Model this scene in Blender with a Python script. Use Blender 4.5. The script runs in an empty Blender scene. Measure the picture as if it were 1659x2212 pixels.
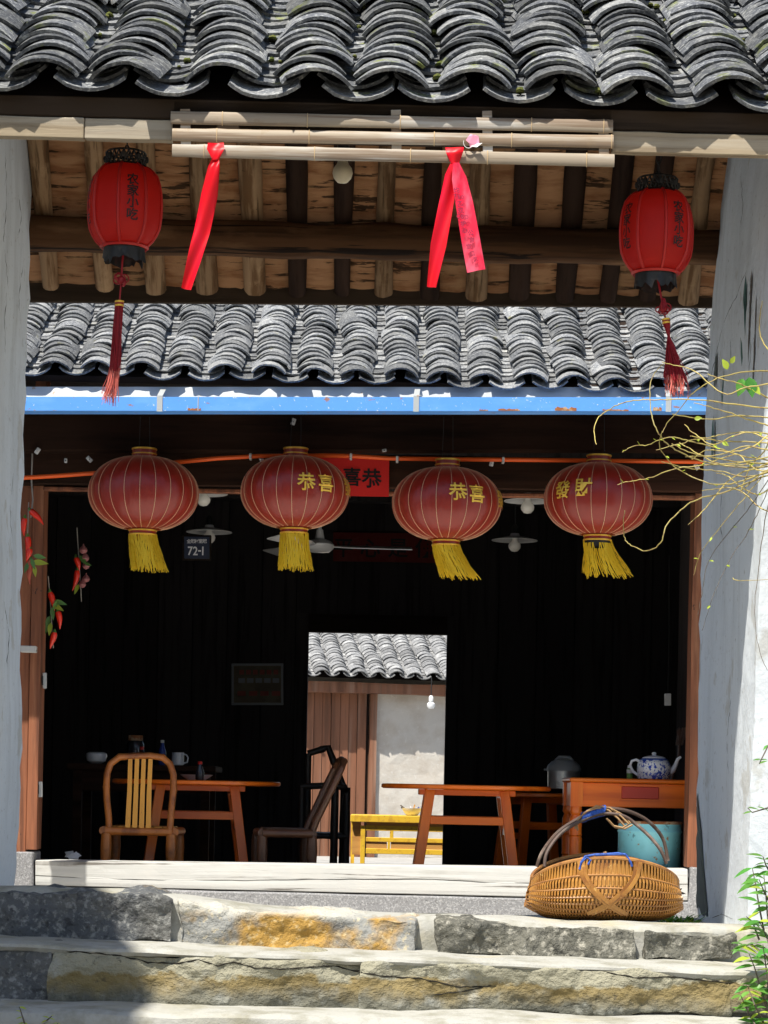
import bpy, bmesh, math, random
from mathutils.bvhtree import BVHTree
from mathutils import Vector, Matrix, noise, Euler
R = math.radians
scene = bpy.context.scene
COL = scene.collection
random.seed(7)

# ------------------------------------------------------------------ camera
ZC = 0.35            # eye height above the top landing (z = 0), metres
F = 5000.0 / 2212    # focal length in picture heights
ROLL = R(1.2)
cd = bpy.data.cameras.new('camera')
cam = bpy.data.objects.new('camera', cd)
COL.objects.link(cam)
cd.sensor_fit = 'VERTICAL'
cd.sensor_height = 36
cd.sensor_width = 27
cd.lens = 36 * F
cd.shift_y = 594 / 2212
cd.clip_start = 0.1
cd.clip_end = 500
cam.matrix_world = Matrix.Translation((0, 0, ZC)) @ Matrix.Rotation(R(90), 4, 'X') @ Matrix.Rotation(ROLL, 4, 'Z')
scene.camera = cam

# ------------------------------------------------------------------ light
AZ, EL = R(30), R(60.25)
world = bpy.data.worlds.new('World')
scene.world = world
world.use_nodes = True
wn = world.node_tree
sky = wn.nodes.new('ShaderNodeTexSky')
sky.sky_type = 'NISHITA'
sky.sun_disc = False
sky.sun_elevation = EL
sky.sun_rotation = math.pi + AZ
wn.nodes['Background'].inputs['Strength'].default_value = 0.09
wn.links.new(sky.outputs[0], wn.nodes['Background'].inputs['Color'])
sl = bpy.data.lights.new('sun', 'SUN')
sl.energy = 5.0
sl.angle = R(0.5)
sl.color = (1.0, 0.95, 0.86)
sun = bpy.data.objects.new('sun', sl)
COL.objects.link(sun)
sd = Vector((math.sin(AZ) * math.cos(EL), math.cos(AZ) * math.cos(EL), -math.sin(EL)))
sun.rotation_euler = sd.to_track_quat('-Z', 'Y').to_euler()
sun.location = (-3, -6, 12)
vs = scene.view_settings
vs.view_transform = 'Standard'
vs.look = 'None'
vs.exposure = 0.72
vs.gamma = 1
vs.use_curve_mapping = False
scene.cycles.use_denoising = True
scene.cycles.adaptive_threshold = .02
scene.cycles.max_bounces = 7
scene.cycles.diffuse_bounces = 4
scene.cycles.sample_clamp_indirect = 6

# ------------------------------------------------------------------ helpers
cR, sR = math.cos(ROLL), math.sin(ROLL)
def P(px, py, Y):
    """A point at depth Y seen at (px, py) of a 1659 x 2212 picture."""
    a, b = px - 829.5, py - 1700.0
    dx, dy = a * cR + b * sR, -a * sR + b * cR
    return Vector((dx / 5000 * Y, Y, ZC - dy / 5000 * Y))

def nz(p, s=1.0, seed=0.0):
    return noise.noise(Vector((p[0] * s + seed, p[1] * s + seed * 1.7, p[2] * s - seed)))

def fbm(p, s, seed=0, o=4):
    t, a = 0, 1.0
    for i in range(o):
        t += a * nz(p, s * 2 ** i, seed + i * 11.3)
        a *= .5
    return t

class MB:
    def __init__(s, xf=None):
        s.v, s.f, s.sm, s.xf = [], [], [], xf or Matrix()
    def add(s, vs, fs, smooth=False):
        n = len(s.v)
        s.v += [s.xf @ Vector(p) for p in vs]
        s.f += [tuple(i + n for i in q) for q in fs]
        s.sm += [smooth] * len(fs)
        return s
    def box(s, x0, x1, y0, y1, z0, z1):
        return s.add([(x, y, z) for z in (z0, z1) for y in (y0, y1) for x in (x0, x1)],
                     [(0, 2, 3, 1), (4, 5, 7, 6), (0, 1, 5, 4), (2, 6, 7, 3), (0, 4, 6, 2), (1, 3, 7, 5)])
    def bar(s, a, b, w, h, up=(0, 0, 1), w2=None, h2=None):
        a, b = Vector(a), Vector(b)
        d = (b - a).normalized()
        r = d.cross(Vector(up))
        if r.length < 1e-4:
            r = d.cross(Vector((0, 1, 0)))
        r.normalize()
        u = r.cross(d)
        w2, h2 = w2 or w, h2 or h
        vs = []
        for p, ww, hh in ((a, w, h), (b, w2, h2)):
            vs += [p - r * ww / 2 - u * hh / 2, p + r * ww / 2 - u * hh / 2, p + r * ww / 2 + u * hh / 2, p - r * ww / 2 + u * hh / 2]
        return s.add(vs, [(3, 2, 1, 0), (4, 5, 6, 7), (0, 1, 5, 4), (1, 2, 6, 5), (2, 3, 7, 6), (3, 0, 4, 7)])
    def tube(s, pts, r, n=8, cap=True, sx=1.0):
        pts = [Vector(p) for p in pts]
        m = len(pts)
        rs = r if isinstance(r, (list, tuple)) else [r] * m
        vs, fs = [], []
        pr = None
        for i, p in enumerate(pts):
            d = (pts[min(i + 1, m - 1)] - pts[max(i - 1, 0)])
            if d.length < 1e-9:
                d = Vector((0, 0, 1))
            d.normalize()
            if pr is None:
                pr = d.cross(Vector((0, 0, 1)))
                if pr.length < .05:
                    pr = d.cross(Vector((0, 1, 0)))
            pr = (pr - d * pr.dot(d)).normalized()
            q = d.cross(pr)
            for k in range(n):
                a = 2 * math.pi * k / n
                vs.append(p + (pr * math.cos(a) * sx + q * math.sin(a)) * rs[i])
        for i in range(m - 1):
            for k in range(n):
                fs.append((i * n + k, i * n + (k + 1) % n, (i + 1) * n + (k + 1) % n, (i + 1) * n + k))
        s.add(vs, fs, True)
        if cap:
            k0 = len(s.v) - m * n
            s.f += [tuple(k0 + k for k in reversed(range(n))), tuple(k0 + (m - 1) * n + k for k in range(n))]
            s.sm += [False, False]
        return s
    def lathe(s, prof, n=24, c=(0, 0, 0), smooth=True, closed=False, sy=1.0, lobes=0, amp=0.0):
        c = Vector(c)
        vs, fs = [], []
        for r, z in prof:
            for k in range(n):
                a = 2 * math.pi * k / n
                rr = r
                if lobes:
                    rr = r * (1 + amp * abs(math.sin(a * lobes / 2)))
                vs.append(c + Vector((rr * math.sin(a), -rr * math.cos(a) * sy, z)))
        m = len(prof)
        for i in range(m - 1):
            for k in range(n):
                fs.append((i * n + k, i * n + (k + 1) % n, (i + 1) * n + (k + 1) % n, (i + 1) * n + k))
        s.add(vs, fs, smooth)
        if closed:
            k0 = len(s.v) - m * n
            s.f += [tuple(k0 + k for k in reversed(range(n))), tuple(k0 + (m - 1) * n + k for k in range(n))]
            s.sm += [False, False]
        return s
    def prism(s, poly, ext):
        e = Vector(ext)
        poly = [Vector(p) for p in poly]
        n = len(poly)
        return s.add(poly + [p + e for p in poly],
                     [tuple(range(n)), tuple(reversed(range(n, 2 * n)))] + [((i + 1) % n, i, n + i, n + (i + 1) % n) for i in range(n)])
    def loft(s, rings, smooth=False, cap=True):
        n, m = len(rings[0]), len(rings)
        fs = [(i * n + k, i * n + (k + 1) % n, (i + 1) * n + (k + 1) % n, (i + 1) * n + k) for i in range(m - 1) for k in range(n)]
        s.add([p for r in rings for p in r], fs, smooth)
        if cap:
            k0 = len(s.v) - m * n
            s.f += [tuple(k0 + k for k in reversed(range(n))), tuple(k0 + (m - 1) * n + k for k in range(n))]
            s.sm += [False, False]
        return s
    def sheet(s, rows, smooth=True):
        m, n = len(rows), len(rows[0])
        return s.add([p for r in rows for p in r],
                     [(i * n + k, i * n + k + 1, (i + 1) * n + k + 1, (i + 1) * n + k) for i in range(m - 1) for k in range(n - 1)], smooth)
    def strip(s, pts, w, side, th=.001):
        """a thin flat band along pts, w wide along side, with thickness"""
        side = Vector(side).normalized()
        rings = []
        m = len(pts)
        for i, p in enumerate(pts):
            p = Vector(p)
            d = (Vector(pts[min(i + 1, m - 1)]) - Vector(pts[max(i - 1, 0)])).normalized()
            u = d.cross(side).normalized()
            ww = w[i] if isinstance(w, (list, tuple)) else w
            rings.append([p - side * ww / 2 - u * th / 2, p + side * ww / 2 - u * th / 2, p + side * ww / 2 + u * th / 2, p - side * ww / 2 + u * th / 2])
        return s.loft(rings)

def cracks(objs, lines, r, m, name, par):
    """thin dark fissures lying on the surface of existing objects"""
    vs, fs = [], []
    for o in objs:
        n = len(vs)
        vs += [v.co + WL[o.name] for v in o.data.vertices]
        fs += [tuple(i + n for i in p.vertices) for p in o.data.polygons]
    bvh = BVHTree.FromPolygons(vs, fs)
    org = Vector((0, 0, ZC))
    for ln in lines:
        fine = []
        for (a, b) in zip(ln, ln[1:]):
            k = max(2, int(math.hypot(b[0] - a[0], b[1] - a[1]) / 7))
            for i in range(k):
                t = i / k
                x, y = a[0] + (b[0] - a[0]) * t, a[1] + (b[1] - a[1]) * t
                fine.append((x + 2.2 * nz((x, y, 0), .06), y + 2.2 * nz((y, x, 4), .06)))
        pts = []
        for x, y in fine:
            d = (P(x, y, 6.0) - org).normalized()
            hit = bvh.ray_cast(org, d)
            if hit[0]:
                pts.append(hit[0])
        if len(pts) > 3:
            rs = [r * (.35 + .65 * abs(math.sin(i * .7 + ln[0][0]))) * (1 if 1 < i < len(pts) - 2 else .3) for i in range(len(pts))]
            obj(MB().tube(pts, rs, 5), name, m, par)

WL = {}
def wloc(o):
    return WL.get(o.name, Vector((0, 0, 0))) if o else Vector((0, 0, 0))

def mesh_of(mb, name, mat, bev=0, cuts=0, jit=None, smooth=None, sharp=40, recenter=True):
    vs = mb.v
    c = Vector((0, 0, 0))
    if recenter and vs:
        lo = Vector([min(p[i] for p in vs) for i in range(3)])
        hi = Vector([max(p[i] for p in vs) for i in range(3)])
        c = (lo + hi) / 2
    me = bpy.data.meshes.new(name)
    me.from_pydata([p - c for p in vs], [], mb.f)
    me.polygons.foreach_set('use_smooth', [bool(x) if smooth is None else smooth for x in mb.sm])
    if bev or cuts or jit:
        bm = bmesh.new()
        bm.from_mesh(me)
        if cuts:
            for _ in range(cuts if isinstance(cuts, int) else 1):
                L = [e for e in bm.edges if e.calc_length() > .03]
                bmesh.ops.subdivide_edges(bm, edges=L, cuts=1, use_grid_fill=True)
        if bev:
            ed = [e for e in bm.edges if len(e.link_faces) == 2 and e.calc_face_angle(0) > .6]
            bmesh.ops.bevel(bm, geom=ed, offset=bev, segments=1, affect='EDGES', profile=.5)
        if jit:
            amp, sc = jit
            bm.normal_update()
            sd_ = random.random() * 50
            for v in bm.verts:
                v.co += v.normal * amp * fbm(v.co + c, sc, sd_)
        bm.to_mesh(me)
        bm.free()
    me.update()
    if smooth or any(mb.sm):
        me.set_sharp_from_angle(angle=R(sharp))
    if mat:
        me.materials.append(mat)
    return me, c

def obj(mb, name, mat, parent=None, **k):
    me, c = mesh_of(mb, name, mat, **k)
    o = bpy.data.objects.new(name, me)
    COL.objects.link(o)
    o.location = c - wloc(parent)
    o.parent = parent
    WL[o.name] = c
    return o

def thing(name, label, cat, loc=(0, 0, 0), group=None):
    o = bpy.data.objects.new(name, None)
    o.empty_display_size = .05
    COL.objects.link(o)
    o.location = loc
    WL[o.name] = Vector(loc)
    tag(o, label, cat, group)
    return o

def tag(o, label=None, cat=None, group=None, kind=None):
    if label: o['label'] = label
    if cat: o['category'] = cat
    if group: o['group'] = group
    if kind: o['kind'] = kind
    return o

def place(me, name, M, parent):
    o = bpy.data.objects.new(name, me)
    COL.objects.link(o)
    o.parent = parent
    o.matrix_basis = Matrix.Translation(-wloc(parent)) @ M
    return o

def copy_tree(o, parent=None, off=Vector((0, 0, 0))):
    c = o.copy()
    COL.objects.link(c)
    c.parent = parent
    if parent is None:
        c.location = o.location + off
    for ch in o.children:
        copy_tree(ch, c)
    return c

_txt = {}
def glyph(ch, bold=.018):
    if ch not in _txt:
        cu = bpy.data.curves.new('lettering', 'FONT')
        cu.body = ch
        cu.align_x, cu.align_y = 'CENTER', 'CENTER'
        cu.resolution_u = 3
        cu.offset = bold
        o = bpy.data.objects.new('lettering', cu)
        COL.objects.link(o)
        bpy.context.view_layer.update()
        me = bpy.data.meshes.new_from_object(o.evaluated_get(bpy.context.evaluated_depsgraph_get()))
        vs = [v.co.copy() for v in me.vertices]
        x0, x1 = min(v.x for v in vs), max(v.x for v in vs)
        y0, y1 = min(v.y for v in vs), max(v.y for v in vs)
        c = Vector(((x0 + x1) / 2, (y0 + y1) / 2, 0))
        _txt[ch] = ([v - c for v in vs], [tuple(p.vertices) for p in me.polygons])
        bpy.data.objects.remove(o)
        bpy.data.meshes.remove(me)
        bpy.data.curves.remove(cu)
    return _txt[ch]

def write_flat(mb, ch, c, size, xdir=(1, 0, 0), ydir=(0, 0, 1), sx=1.0, depth=.0008):
    vs, fs = glyph(ch)
    c, X, Y = Vector(c), Vector(xdir), Vector(ydir)
    mb.add([c + X * v.x * size * sx + Y * v.y * size for v in vs], fs)

# ------------------------------------------------------------------ materials
def mat(name, base, layers=(), rough=.8, sheen=None, bump=(), vary=0.0, metal=0.0, spec=.4, trans=0.0, coord='Object', tcol=None, hue=0.0):
    m = bpy.data.materials.new(name)
    m.use_nodes = True
    nt = m.node_tree
    N, L = nt.nodes, nt.links
    b = N['Principled BSDF']
    b.inputs['Roughness'].default_value = rough
    b.inputs['Metallic'].default_value = metal
    b.inputs['Specular IOR Level'].default_value = spec
    if sheen:
        b.inputs['Sheen Weight'].default_value = sheen[0]
        b.inputs['Sheen Roughness'].default_value = sheen[1]
        b.inputs['Sheen Tint'].default_value = (*sheen[2], 1)
    tc = N.new('ShaderNodeTexCoord')
    oi = N.new('ShaderNodeObjectInfo')
    off = N.new('ShaderNodeVectorMath'); off.operation = 'MULTIPLY_ADD'
    L.new(oi.outputs['Random'], off.inputs[0])
    off.inputs[1].default_value = (37.3, 71.1, 13.7)
    L.new(tc.outputs[coord], off.inputs[2])
    def ntex(scale, stretch, detail=5, rg=.6, dist=0.0):
        mp = N.new('ShaderNodeMapping')
        mp.inputs['Scale'].default_value = stretch
        L.new(off.outputs[0], mp.inputs[0])
        t = N.new('ShaderNodeTexNoise')
        t.inputs['Scale'].default_value = scale
        t.inputs['Detail'].default_value = detail
        t.inputs['Roughness'].default_value = rg
        t.inputs['Distortion'].default_value = dist
        L.new(mp.outputs[0], t.inputs['Vector'])
        return t.outputs['Fac']
    rgb = N.new('ShaderNodeRGB')
    rgb.outputs[0].default_value = (*base, 1)
    cur = rgb.outputs[0]
    for ly in layers:
        sc, st, lo, hi, colr = ly[:5]
        if st == 'z':          # a coat that ends at a ragged height (cement smeared over stone)
            nf = ntex(sc, O1)
            sp = N.new('ShaderNodeSeparateXYZ')
            L.new(tc.outputs['Object'], sp.inputs[0])
            ma = N.new('ShaderNodeMath'); ma.operation = 'MULTIPLY_ADD'
            L.new(nf, ma.inputs[0]); ma.inputs[1].default_value = ly[6] if len(ly) > 6 else .1
            L.new(sp.outputs['Z'], ma.inputs[2])
            f = ma.outputs[0]
        else:
            f = ntex(sc, st)
        mr = N.new('ShaderNodeMapRange')
        mr.inputs['From Min'].default_value = lo
        mr.inputs['From Max'].default_value = hi
        L.new(f, mr.inputs['Value'])
        fac = mr.outputs[0]
        if len(ly) > 5:
            mu = N.new('ShaderNodeMath'); mu.operation = 'MULTIPLY'
            mu.inputs[1].default_value = ly[5]
            L.new(fac, mu.inputs[0])
            fac = mu.outputs[0]
        mx = N.new('ShaderNodeMix'); mx.data_type = 'RGBA'
        L.new(fac, mx.inputs[0])
        L.new(cur, mx.inputs[6])
        mx.inputs[7].default_value = (*colr, 1)
        cur = mx.outputs[2]
    if vary or hue:
        hv = N.new('ShaderNodeHueSaturation')
        mr = N.new('ShaderNodeMapRange')
        mr.inputs['To Min'].default_value = 1 - vary
        mr.inputs['To Max'].default_value = 1 + vary
        L.new(oi.outputs['Random'], mr.inputs['Value'])
        L.new(mr.outputs[0], hv.inputs['Value'])
        if hue:
            mh = N.new('ShaderNodeMath'); mh.operation = 'MULTIPLY_ADD'
            fr = N.new('ShaderNodeMath'); fr.operation = 'FRACT'
            m7 = N.new('ShaderNodeMath'); m7.operation = 'MULTIPLY'; m7.inputs[1].default_value = 7.31
            L.new(oi.outputs['Random'], m7.inputs[0]); L.new(m7.outputs[0], fr.inputs[0])
            L.new(fr.outputs[0], mh.inputs[0]); mh.inputs[1].default_value = hue; mh.inputs[2].default_value = .5 - hue / 2
            L.new(mh.outputs[0], hv.inputs['Hue'])
        L.new(cur, hv.inputs['Color'])
        cur = hv.outputs[0]
    L.new(cur, b.inputs['Base Color'])
    prev = None
    for (sc, strength, st, dist) in bump:
        bp = N.new('ShaderNodeBump')
        bp.inputs['Strength'].default_value = strength
        bp.inputs['Distance'].default_value = dist
        L.new(ntex(sc, st), bp.inputs['Height'])
        if prev:
            L.new(prev, bp.inputs['Normal'])
        prev = bp.outputs[0]
    if prev:
        L.new(prev, b.inputs['Normal'])
    if trans:
        tr = N.new('ShaderNodeBsdfTranslucent')
        if tcol:
            tr.inputs[0].default_value = (*tcol, 1)
        else:
            L.new(cur, tr.inputs[0])
        ms = N.new('ShaderNodeMixShader')
        ms.inputs[0].default_value = trans
        L.new(b.outputs[0], ms.inputs[1])
        L.new(tr.outputs[0], ms.inputs[2])
        L.new(ms.outputs[0], N['Material Output'].inputs[0])
    return m

O1 = (1, 1, 1)
GX, GY, GZ = (.06, 1, 1), (1, .06, 1), (1, 1, .06)
def wood(name, base, dark, light=None, g=GX, sc=22, rough=.75, vary=.15, spec=.3, b=.5, bd=.004):
    ls = [(sc, g, .48, .68, dark, .85), (sc * 3, g, .55, .7, dark, .5)]
    if light:
        ls.append((sc * .6, g, .5, .7, light, .7))
    return mat(name, base, ls, rough=rough, bump=[(sc * 1.6, b, g, bd)], vary=vary, spec=spec)

TL = [(9, O1, .46, .66, (.2, .2, .19), .75), (90, O1, .52, .64, (.36, .37, .36), .6), (22, O1, .6, .7, (.38, .38, .35), .5), (12, O1, .6, .7, (.15, .17, .045), .85), (130, O1, .55, .68, (.035, .035, .04), .55)]
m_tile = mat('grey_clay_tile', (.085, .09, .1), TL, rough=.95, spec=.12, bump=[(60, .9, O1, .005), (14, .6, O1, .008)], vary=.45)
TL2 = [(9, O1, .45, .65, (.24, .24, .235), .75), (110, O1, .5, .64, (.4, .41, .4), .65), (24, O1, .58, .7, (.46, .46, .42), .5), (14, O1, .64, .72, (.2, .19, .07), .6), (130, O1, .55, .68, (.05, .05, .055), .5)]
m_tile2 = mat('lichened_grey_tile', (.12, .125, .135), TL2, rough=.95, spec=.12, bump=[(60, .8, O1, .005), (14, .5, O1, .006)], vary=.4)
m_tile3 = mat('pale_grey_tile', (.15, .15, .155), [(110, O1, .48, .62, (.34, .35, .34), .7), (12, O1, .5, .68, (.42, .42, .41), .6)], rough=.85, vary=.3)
m_lime = mat('whitewash_plaster', (.72, .77, .81),
             [(2.2, (1, 1, .25), .5, .72, (.58, .61, .61), .6), (6, (1, 1, .22), .53, .7, (.44, .47, .48), .5), (30, O1, .6, .68, (.5, .52, .52), .5), (4, (1, .3, .1), .62, .66, (.3, .3, .27), .45), (60, O1, .64, .72, (.3, .29, .26), .6), (5, O1, .62, .66, (.46, .44, .38), .5)],
             rough=.9, bump=[(7, .35, O1, .02), (45, .25, O1, .004)])
m_crack = mat('dark_fissure', (.03, .027, .022), rough=.95, spec=.05)
m_mould = mat('dark_damp_stain', (.11, .13, .12), [(20, O1, .5, .65, (.12, .15, .12))], rough=.95)
m_greenpaint = mat('faded_green_paint', (.05, .14, .12), [(30, GZ, .5, .62, (.3, .34, .33))], rough=.9)
m_fascia = wood('sun_bleached_board', (.3, .24, .16), (.13, .09, .055), (.42, .38, .31), (.04, 1, 1), 34)
m_fascia_d = wood('old_dark_board', (.05, .034, .023), (.02, .014, .01), None, GX, 18, spec=.06)
m_bamboo = mat('weathered_bamboo', (.32, .26, .19), [(11, (.12, 1, 1), .5, .62, (.5, .48, .44), .9), (50, (.03, 1, 1), .5, .6, (.17, .11, .065), .8), (16, O1, .62, .72, (.26, .18, .1), .7)], rough=.6, bump=[(40, .35, (.03, 1, 1), .003)], vary=.1)
m_bamboo_n = mat('bamboo_node', (.5, .36, .2), rough=.6)
m_rafter = mat('peeled_log_rafter', (.34, .215, .12), [(40, (1, .1, .1), .48, .6, (.13, .065, .028), .85), (14, O1, .55, .7, (.46, .3, .17), .7), (24, O1, .69, .72, (.04, .025, .015), .95), (70, (1, .06, .06), .58, .66, (.1, .06, .03), .8)], rough=.8, bump=[(60, .8, (1, .08, .08), .005)], vary=.25, spec=.1)
m_rafter_d = wood('soot_dark_rafter', (.045, .026, .018), (.018, .011, .009), None, (1, .12, .12), 30, spec=.06)
m_bark = mat('bark_sheathing', (.46, .245, .125), [(22, (.2, 1, 1), .45, .62, (.25, .105, .045), .85), (46, (.09, 1, 1), .56, .6, (.05, .028, .016), .95), (9, O1, .55, .7, (.48, .28, .14), .6)], rough=.9, spec=.08,
             bump=[(46, 1, (.09, 1, 1), .012), (90, .5, (.15, 1, 1), .004)], vary=.18)
m_purlin = mat('brown_round_purlin', (.1, .048, .022), [(20, (.05, 1, 1), .48, .62, (.035, .017, .01), .85), (9, (.3, 1, 1), .56, .72, (.24, .13, .065), .7), (24, (.015, 1, 1), .6, .63, (.015, .01, .008), .95)], rough=.8, bump=[(30, .8, (.04, 1, 1), .008)], spec=.08)
m_black = mat('blackened_wood', (.03, .022, .018), [(22, GX, .5, .7, (.014, .01, .009))], rough=.9, spec=.03)
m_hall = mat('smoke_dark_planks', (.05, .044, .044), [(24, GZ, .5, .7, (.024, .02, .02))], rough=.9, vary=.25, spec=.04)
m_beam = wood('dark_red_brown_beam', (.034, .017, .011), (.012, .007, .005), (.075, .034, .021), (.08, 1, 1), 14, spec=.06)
m_post = mat('red_brown_post', (.24, .085, .038), [(16, GZ, .46, .62, (.085, .03, .015), .85), (20, GZ, .56, .7, (.36, .16, .08), .7), (30, (1, 1, .5), .69, .72, (.02, .01, .008), .9)], rough=.75, bump=[(30, .6, GZ, .005)], vary=.12)
m_thresh = mat('grey_weathered_timber', (.46, .46, .44), [(14, (.05, 1, 1), .52, .68, (.32, .31, .28), .7), (34, (.025, 1, 1), .58, .63, (.08, .065, .05), .85), (5, O1, .5, .7, (.5, .49, .46), .6)], rough=.85, bump=[(34, .6, (.03, 1, 1), .006)])
m_granite = mat('speckled_granite', (.2, .2, .205), [(120, O1, .5, .6, (.38, .38, .38), .7), (90, O1, .58, .66, (.08, .08, .08), .7)], rough=.9, bump=[(80, .5, O1, .004)])
m_stone_d = mat('dark_step_stone', (.09, .095, .1), [(5, O1, .45, .65, (.15, .145, .13), .7), (60, O1, .52, .64, (.3, .3, .28), .7), (40, O1, .56, .66, (.04, .04, .045), .8), (7, O1, .62, .72, (.3, .2, .07), .6)], rough=.92, bump=[(38, 1, O1, .016), (110, .6, O1, .005)])
m_stone_o = mat('olive_step_stone', (.15, .145, .12), [(6, O1, .45, .62, (.085, .085, .075), .8), (45, O1, .52, .62, (.4, .38, .32), .75), (40, O1, .57, .66, (.045, .045, .04), .8), (5, O1, .62, .7, (.4, .24, .12), .5)], rough=.92, spec=.15, bump=[(30, 1, O1, .02), (100, .7, O1, .006)])
m_stone_y = mat('ochre_step_stone', (.24, .24, .225), [(3.4, (1, 1, 1.0), .47, .55, (.4, .23, .045), .95), (7, O1, .55, .66, (.12, .12, .12), .8), (7, 'z', .055, .075, (.46, .45, .4), .9, .06), (60, O1, .55, .66, (.6, .5, .3), .5)], rough=.92, bump=[(34, 1, O1, .014), (110, .5, O1, .005)])
m_stone_m = mat('mottled_step_stone', (.2, .185, .14), [(4, (1, 1, 1.8), .45, .6, (.1, .1, .085), .85), (6, O1, .55, .68, (.34, .25, .08), .8), (9, O1, .6, .7, (.55, .55, .52), .8), (70, O1, .52, .64, (.09, .09, .08), .6)], rough=.92, bump=[(24, 1, (1, 1, 1.6), .022), (90, .7, O1, .006)])
m_smear = mat('cement_smeared_step_stone', (.17, .165, .13), [(7, O1, .45, .62, (.085, .085, .07), .8), (14, O1, .56, .66, (.3, .3, .26), .7), (9, 'z', .02, .06, (.26, .19, .07), .7, .12), (10, 'z', .066, .074, (.31, .295, .22), .95, .1), (50, O1, .6, .7, (.05, .05, .045), .6), (6, O1, .6, .7, (.38, .38, .34), .7)], rough=.95, spec=.1, bump=[(22, 1, (1, 1, 1.5), .02), (85, .8, O1, .006)])
m_cement = mat('pale_cement', (.37, .365, .33), [(9, O1, .48, .64, (.23, .22, .17), .85), (2.5, O1, .52, .7, (.24, .215, .12), .5), (50, O1, .56, .66, (.3, .29, .26), .6), (4, O1, .58, .7, (.45, .4, .27), .6)], rough=.92, bump=[(30, .6, O1, .008), (90, .5, O1, .003)])
m_ground = mat('packed_earth', (.3, .27, .22), [(3, O1, .4, .7, (.22, .2, .16))], rough=.95, bump=[(20, .6, O1, .02)])
m_yard = mat('courtyard_concrete', (.66, .63, .57), [(3, O1, .4, .7, (.55, .52, .47))], rough=.95, bump=[(20, .4, O1, .01)])
m_yard_b = mat('grey_back_yard', (.36, .35, .33), [(3, O1, .4, .7, (.28, .27, .25))], rough=.95, bump=[(20, .4, O1, .01)])
m_blue = mat('blue_gutter_paint', (.1, .3, .72), [(5, (.4, 1, 1), .5, .7, (.2, .42, .8), .7), (22, (.5, 1, 1), .64, .68, (.3, .14, .06), .9), (60, O1, .66, .7, (.6, .65, .7))], rough=.38, bump=[(6, .15, O1, .01)], spec=.5)
m_zinc = mat('galvanised_flashing', (.42, .44, .44), [(8, (.3, 1, 1), .5, .7, (.4, .42, .4), .7), (30, O1, .66, .7, (.35, .2, .1), .7)], rough=.5, metal=.25, bump=[(8, .2, O1, .01)])
m_rust = mat('rust', (.28, .1, .035), [(30, O1, .5, .6, (.5, .4, .25), .7)], rough=.9)
m_red_cloth = mat('red_lantern_cloth', (.56, .014, .01), [(3, O1, .45, .65, (.44, .009, .007), .8), (20, O1, .62, .72, (.3, .02, .02), .6)], rough=.55, trans=.5, tcol=(1, .1, .04), bump=[(200, .15, O1, .001)])
m_red_rib = mat('red_lantern_rib', (.42, .012, .008), rough=.5)
m_ink = mat('black_ink', (.008, .007, .007), rough=.6)
m_inkfade = mat('dark_crimson_print', (.3, .01, .05), rough=.7)
m_iron = mat('black_iron', (.012, .012, .012), [(40, O1, .55, .65, (.04, .035, .03))], rough=.5, spec=.4)
m_ribbon_p = mat('faded_sunlit_pink_ribbon', (.82, .02, .07), [(9, (1, 1, .5), .54, .64, (.88, .2, .3), .7)], rough=.45, trans=.3, tcol=(.9, .02, .07))  # faded pink, its paler patches painted in as sunlit highlights
m_silk = mat('deep_red_silk', (.33, .012, .02), rough=.5, trans=.2)
m_silk_lit = mat('sunlit_tassel_silk', (.75, .2, .16), rough=.6, trans=.3)  # sunlight on the tassel ends, painted in as paler silk
m_gold = mat('gold_band', (.85, .5, .06), rough=.35, metal=.4)
m_ribbon = mat('red_satin_ribbon', (.72, .002, .012), [(12, (1, 1, .2), .5, .7, (.82, .006, .05), .7)], rough=.42, trans=.3, tcol=(.9, .004, .03), spec=.35, bump=[(9, .3, (1, 1, .3), .006)])
m_palace = mat('palace_lantern_silk', (.26, .012, .004), [(3, O1, .45, .65, (.3, .018, .008), .8), (60, O1, .55, .65, (.2, .008, .005), .4)], rough=.38, spec=.6, sheen=(.7, .35, (1, .62, .4)), trans=.2, tcol=(.85, .16, .04), bump=[(150, .1, O1, .001)])
m_wire = mat('pale_lantern_wire', (.62, .36, .2), rough=.4)
m_yellow = mat('yellow_fringe_thread', (.85, .6, .025), rough=.55, trans=.25, vary=.1)
m_orange = mat('orange_conduit', (.95, .13, .015), rough=.4, spec=.5)
m_clip = mat('white_plastic', (.7, .7, .68), rough=.45)
m_banner = mat('red_paper', (.72, .02, .015), rough=.7)
m_banner_d = mat('dusty_red_paper', (.15, .012, .01), [(8, O1, .5, .65, (.18, .03, .025))], rough=.8)
m_enamel = mat('white_enamel', (.75, .76, .76), rough=.25, spec=.5)
m_bulb = mat('frosted_bulb_glass', (.74, .72, .66), rough=.25, spec=.5)
m_bulb_w = mat('dusty_bulb_glass', (.6, .52, .36), rough=.4)
m_orange_wood = wood('orange_varnished_wood', (.82, .17, .012), (.55, .08, .006), (.88, .27, .025), GX, 10, rough=.3, vary=.08, spec=.5, b=.1)
m_orange_leg = wood('orange_varnished_leg', (.8, .16, .012), (.55, .08, .006), (.86, .25, .025), GZ, 10, rough=.3, vary=.08, spec=.5, b=.1)
m_red_panel = mat('red_drawer_front', (.45, .035, .015), rough=.35, spec=.5)
m_cane = mat('amber_bamboo_cane', (.4, .13, .025), [(9, O1, .46, .64, (.14, .04, .012), .85), (60, O1, .62, .7, (.12, .045, .015), .7)], rough=.38, spec=.5)
m_cane_l = mat('golden_bamboo_slat', (.7, .33, .05), [(14, GZ, .5, .7, (.5, .19, .025), .7), (70, O1, .66, .72, (.2, .1, .03), .8)], rough=.4, spec=.5)
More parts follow.
